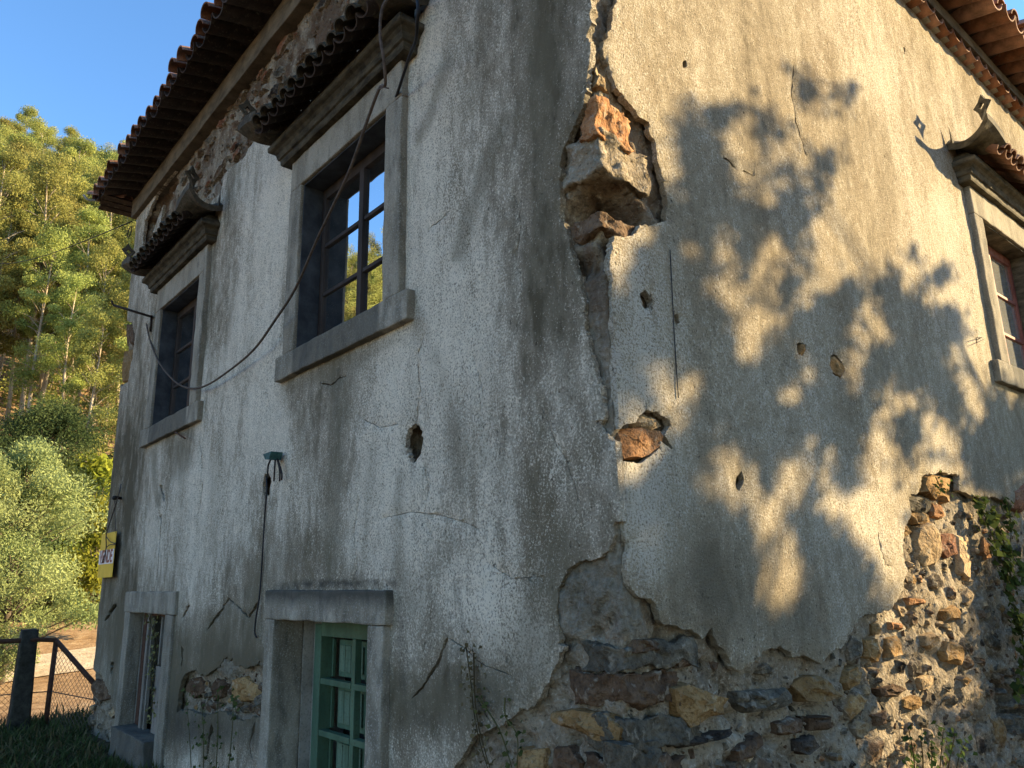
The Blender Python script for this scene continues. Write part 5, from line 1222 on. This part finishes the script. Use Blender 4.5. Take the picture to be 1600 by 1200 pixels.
vine('ivy', [[(1530, 782, .03), (1540, 810, .05), (1552, 840, .06), (1566, 880, .06), (1580, 930, .08), (1590, 980, .1)], [(1575, 785, .03), (1580, 830, .06), (1575, 880, .08), (1590, 920, .1)], [(1550, 800, .04), (1570, 850, .07), (1600, 900, .1), (1612, 960, .1)], [(1590, 960, .1), (1600, 1020, .1), (1590, 1090, .1)]], 'B', 'ivy', 110, .055, 3, 'trailing green ivy climbing the rubble at the right edge', 'ivy')
vine('fern_sprig', [[(1462, 745, .03), (1470, 762, .035), (1482, 770, .035), (1496, 768, .03)]], 'B', 'ivy', 22, .028, 4, 'tiny sprig growing across the ochre stone in the sunlit wall', 'plant', .003)
vine('weed_clump', [[(1430 + 12 * k, 1230, .10), (1428 + 14 * k, 1185, .14), (1420 + 18 * k, 1140 + 10 * (k % 3), .16)] for k in range(6)], 'B', 'ivy', 26, .03, 5, 'dark leafy weed against the sunlit rubble at the bottom edge', 'weed')
vine('dry_vine', [[(728, 1010, .02), (735, 1060, .02), (740, 1110, .03), (750, 1160, .03), (765, 1210, .03)], [(740, 1020, .02), (745, 1120, .03), (770, 1215, .03)]], 'A', 'dry', 60, .02, 6, 'dry brown vine trailing down the plaster right of the door', 'vine')
vine('dry_vine', [[(789, 1090, .01), (790, 1120, .03), (808, 1150, .03), (808, 1205, .02)], [(748, 1090, .02), (780, 1140, .02), (800, 1200, .02)]], 'A', 'grass', 24, .022, 7, 'thin green creeper hanging below the broken plaster near the corner', 'vine')
vine('dry_creeper', [[(245, 965, -.05), (238, 1000, -.04), (236, 1050, -.04), (238, 1100, -.03), (232, 1130, .0)], [(233, 965, -.06), (243, 1010, -.05), (234, 1060, -.05)]], 'A', 'dry', 70, .03, 8, 'dry creeper hanging inside the broken low window', 'creeper')
vine('weed_stalks', [[(300 + 18 * k, 1230, .15), (296 + 22 * k, 1150, .12), (290 + 25 * k, 1080 + 12 * (k % 2), .08)] for k in range(4)], 'A', 'grass', 30, .03, 9, 'thin weed stalks growing up the mossy base of the shaded wall', 'weed')

# ------------------------------------------------------------------ the tree whose dappled shade falls on the sunlit wall
MASK = """
00000100100000000000
00000100420000000000
00010001262600000000
00144643033200000000
00064225500200000000
00076414035300000000
00068412053000000000
00348420434000000000
00667783960000000000
00667263810000000000
17825361330000500000
28884221440414064000
58884132523646421000
88587522458615846000
88476402468412876100
86456434645256682100
83335775626263774210
55426777168443246054
32327668568843625185
22258468635823613668
31673238243522331765
22783216132522211674
67883222151311141235
86886641383201341013
84888852187410200025
98999962167630000034
98999850145651100046
99999951356544000056
99999984588783000046
99999994888882000136
99999999999971000247
99999999999994002138
99999999999994005449
99999999999992004539
99999999999981002558
99999999999981011468""".split()
MASK = [m for m in MASK if m]
r_s = random.Random(5); LV = []; LF = []; LC = []; tips = []
CELL = 32; X0, Y0 = 960, 60
def mval(j, i): return int(MASK[min(max(j, 0), len(MASK) - 1)][min(max(i, 0), 19)]) / 9.0
def shade(u, v):
    fx_ = (u - X0) / CELL - .5; fy_ = (v - Y0) / CELL - .5; i = math.floor(fx_); j = math.floor(fy_); a = fx_ - i; b = fy_ - j
    c = (mval(j, i) * (1 - a) + mval(j, i + 1) * a) * (1 - b) + (mval(j + 1, i) * (1 - a) + mval(j + 1, i + 1) * a) * b
    c += .22 * noise.noise(Vector((u / 17, v / 17, 2.2)))
    t = min(1, max(0, (c - .12) / .52)); return min(.985, t * t * (3 - 2 * t))
SUB = 8
for v0 in range(Y0, Y0 + CELL * len(MASK), SUB):
    for u0 in range(X0 - 40, 1668, SUB):
        c = shade(u0 + SUB / 2, v0 + SUB / 2)
        if c <= .02: continue
        P4 = [PB(u0, v0), PB(u0 + SUB, v0), PB(u0 + SUB, v0 + SUB), PB(u0, v0 + SUB)]
        area = .5 * np.linalg.norm(np.cross(P4[2] - P4[0], P4[3] - P4[1])) * abs(sdir.y)
        k = 1.6 * -math.log(1 - c) * area / (.085 * .047 * .60 * .5); k = int(k) + (r_s.random() < k % 1)
        for _ in range(k):
            w_ = Vector(PB(u0 + r_s.random() * SUB, v0 + r_s.random() * SUB)); p = w_ + sdir * r_s.uniform(7.2, 9.2)
            d = Vector((r_s.gauss(0, 1), r_s.gauss(0, 1), r_s.gauss(0, 1) - .5)).normalized(); n_ = d.orthogonal().normalized(); a = r_s.uniform(0, 6.28); n_ = n_ * math.cos(a) + d.cross(n_) * math.sin(a)
            L = .085 * r_s.uniform(.7, 1.3); w2 = L * .55; b = len(LV)
            LV += [p - d * L * .5, p + n_ * w2 * .5 - d * L * .1, p + n_ * w2 * .35 + d * L * .2, p + d * L * .5, p - n_ * w2 * .35 + d * L * .2, p - n_ * w2 * .5 - d * L * .1]; LF.append(tuple(range(b, b + 6))); t = r_s.random(); LC += [(t, t, t, 1)] * 6
            if r_s.random() < .012: tips.append(p)
for _ in range(7000):  # extra low leaves, added to shade the unseen ground before the side wall
    w_ = Vector((r_s.uniform(-1.6, 7.0), 0, r_s.uniform(-2.1, -.1)))
    if 1.7 < w_.x < 3.3 and w_.z > -.8: continue
    p = w_ + sdir * r_s.uniform(6.8, 9.0)
    d = Vector((r_s.gauss(0, 1), r_s.gauss(0, 1), r_s.gauss(0, 1) - .5)).normalized(); n_ = d.orthogonal().normalized(); a = r_s.uniform(0, 6.28); n_ = n_ * math.cos(a) + d.cross(n_) * math.sin(a)
    L = .20 * r_s.uniform(.7, 1.3); w2 = L * .55; b = len(LV)
    LV += [p - d * L * .5, p + n_ * w2 * .5 - d * L * .1, p + n_ * w2 * .35 + d * L * .2, p + d * L * .5, p - n_ * w2 * .35 + d * L * .2, p - n_ * w2 * .5 - d * L * .1]; LF.append(tuple(range(b, b + 6))); t = r_s.random(); LC += [(t, t, t, 1)] * 6
sh = empty('shade_tree', (14.0, -5.2, gz(14.0, -5.2))); tag(sh, 'leafy broadleaf tree outside the frame casting dappled shade on the side wall', 'tree')
off = Vector((14.0, -5.2, gz(14.0, -5.2)))
mesh_obj('crown', [v - off for v in LV], LF, MAT['shrub_yellow'], sh, False, {'stain': np.array(LC)})
V = []; F = []
def addt(pts, rr, s_=6):
    v, f = tube_geo(pts, rr, s_); b = len(V); V.extend(v); F.extend(tuple(i + b for i in q) for q in f)
trk = [Vector((0, 0, -.2)), Vector((.05, .1, 1.0)), Vector((-.1, .2, 2.2)), Vector((-.2, .5, 3.3))]; addt(trk, [.16, .13, .11, .08])
hubs = []
for k in range(14):
    a = trk[3]; hb_ = r_s.choice(tips) - off + Vector((.5, 0, -.1)); addt([a, a.lerp(hb_, .5) + Vector((0, 0, .25)), hb_], [.03, .018, .009], 5); hubs.append(hb_)
for p in tips[:110]:
    q = p - off; h = min(hubs, key=lambda h_: (h_ - q).length); addt([h, h.lerp(q, .5) + Vector((r_s.gauss(0, .08), r_s.gauss(0, .08), .08)), q], [.008, .006, .003], 3)
mesh_obj('trunk', V, F, MAT['bark_dark'], sh, True)
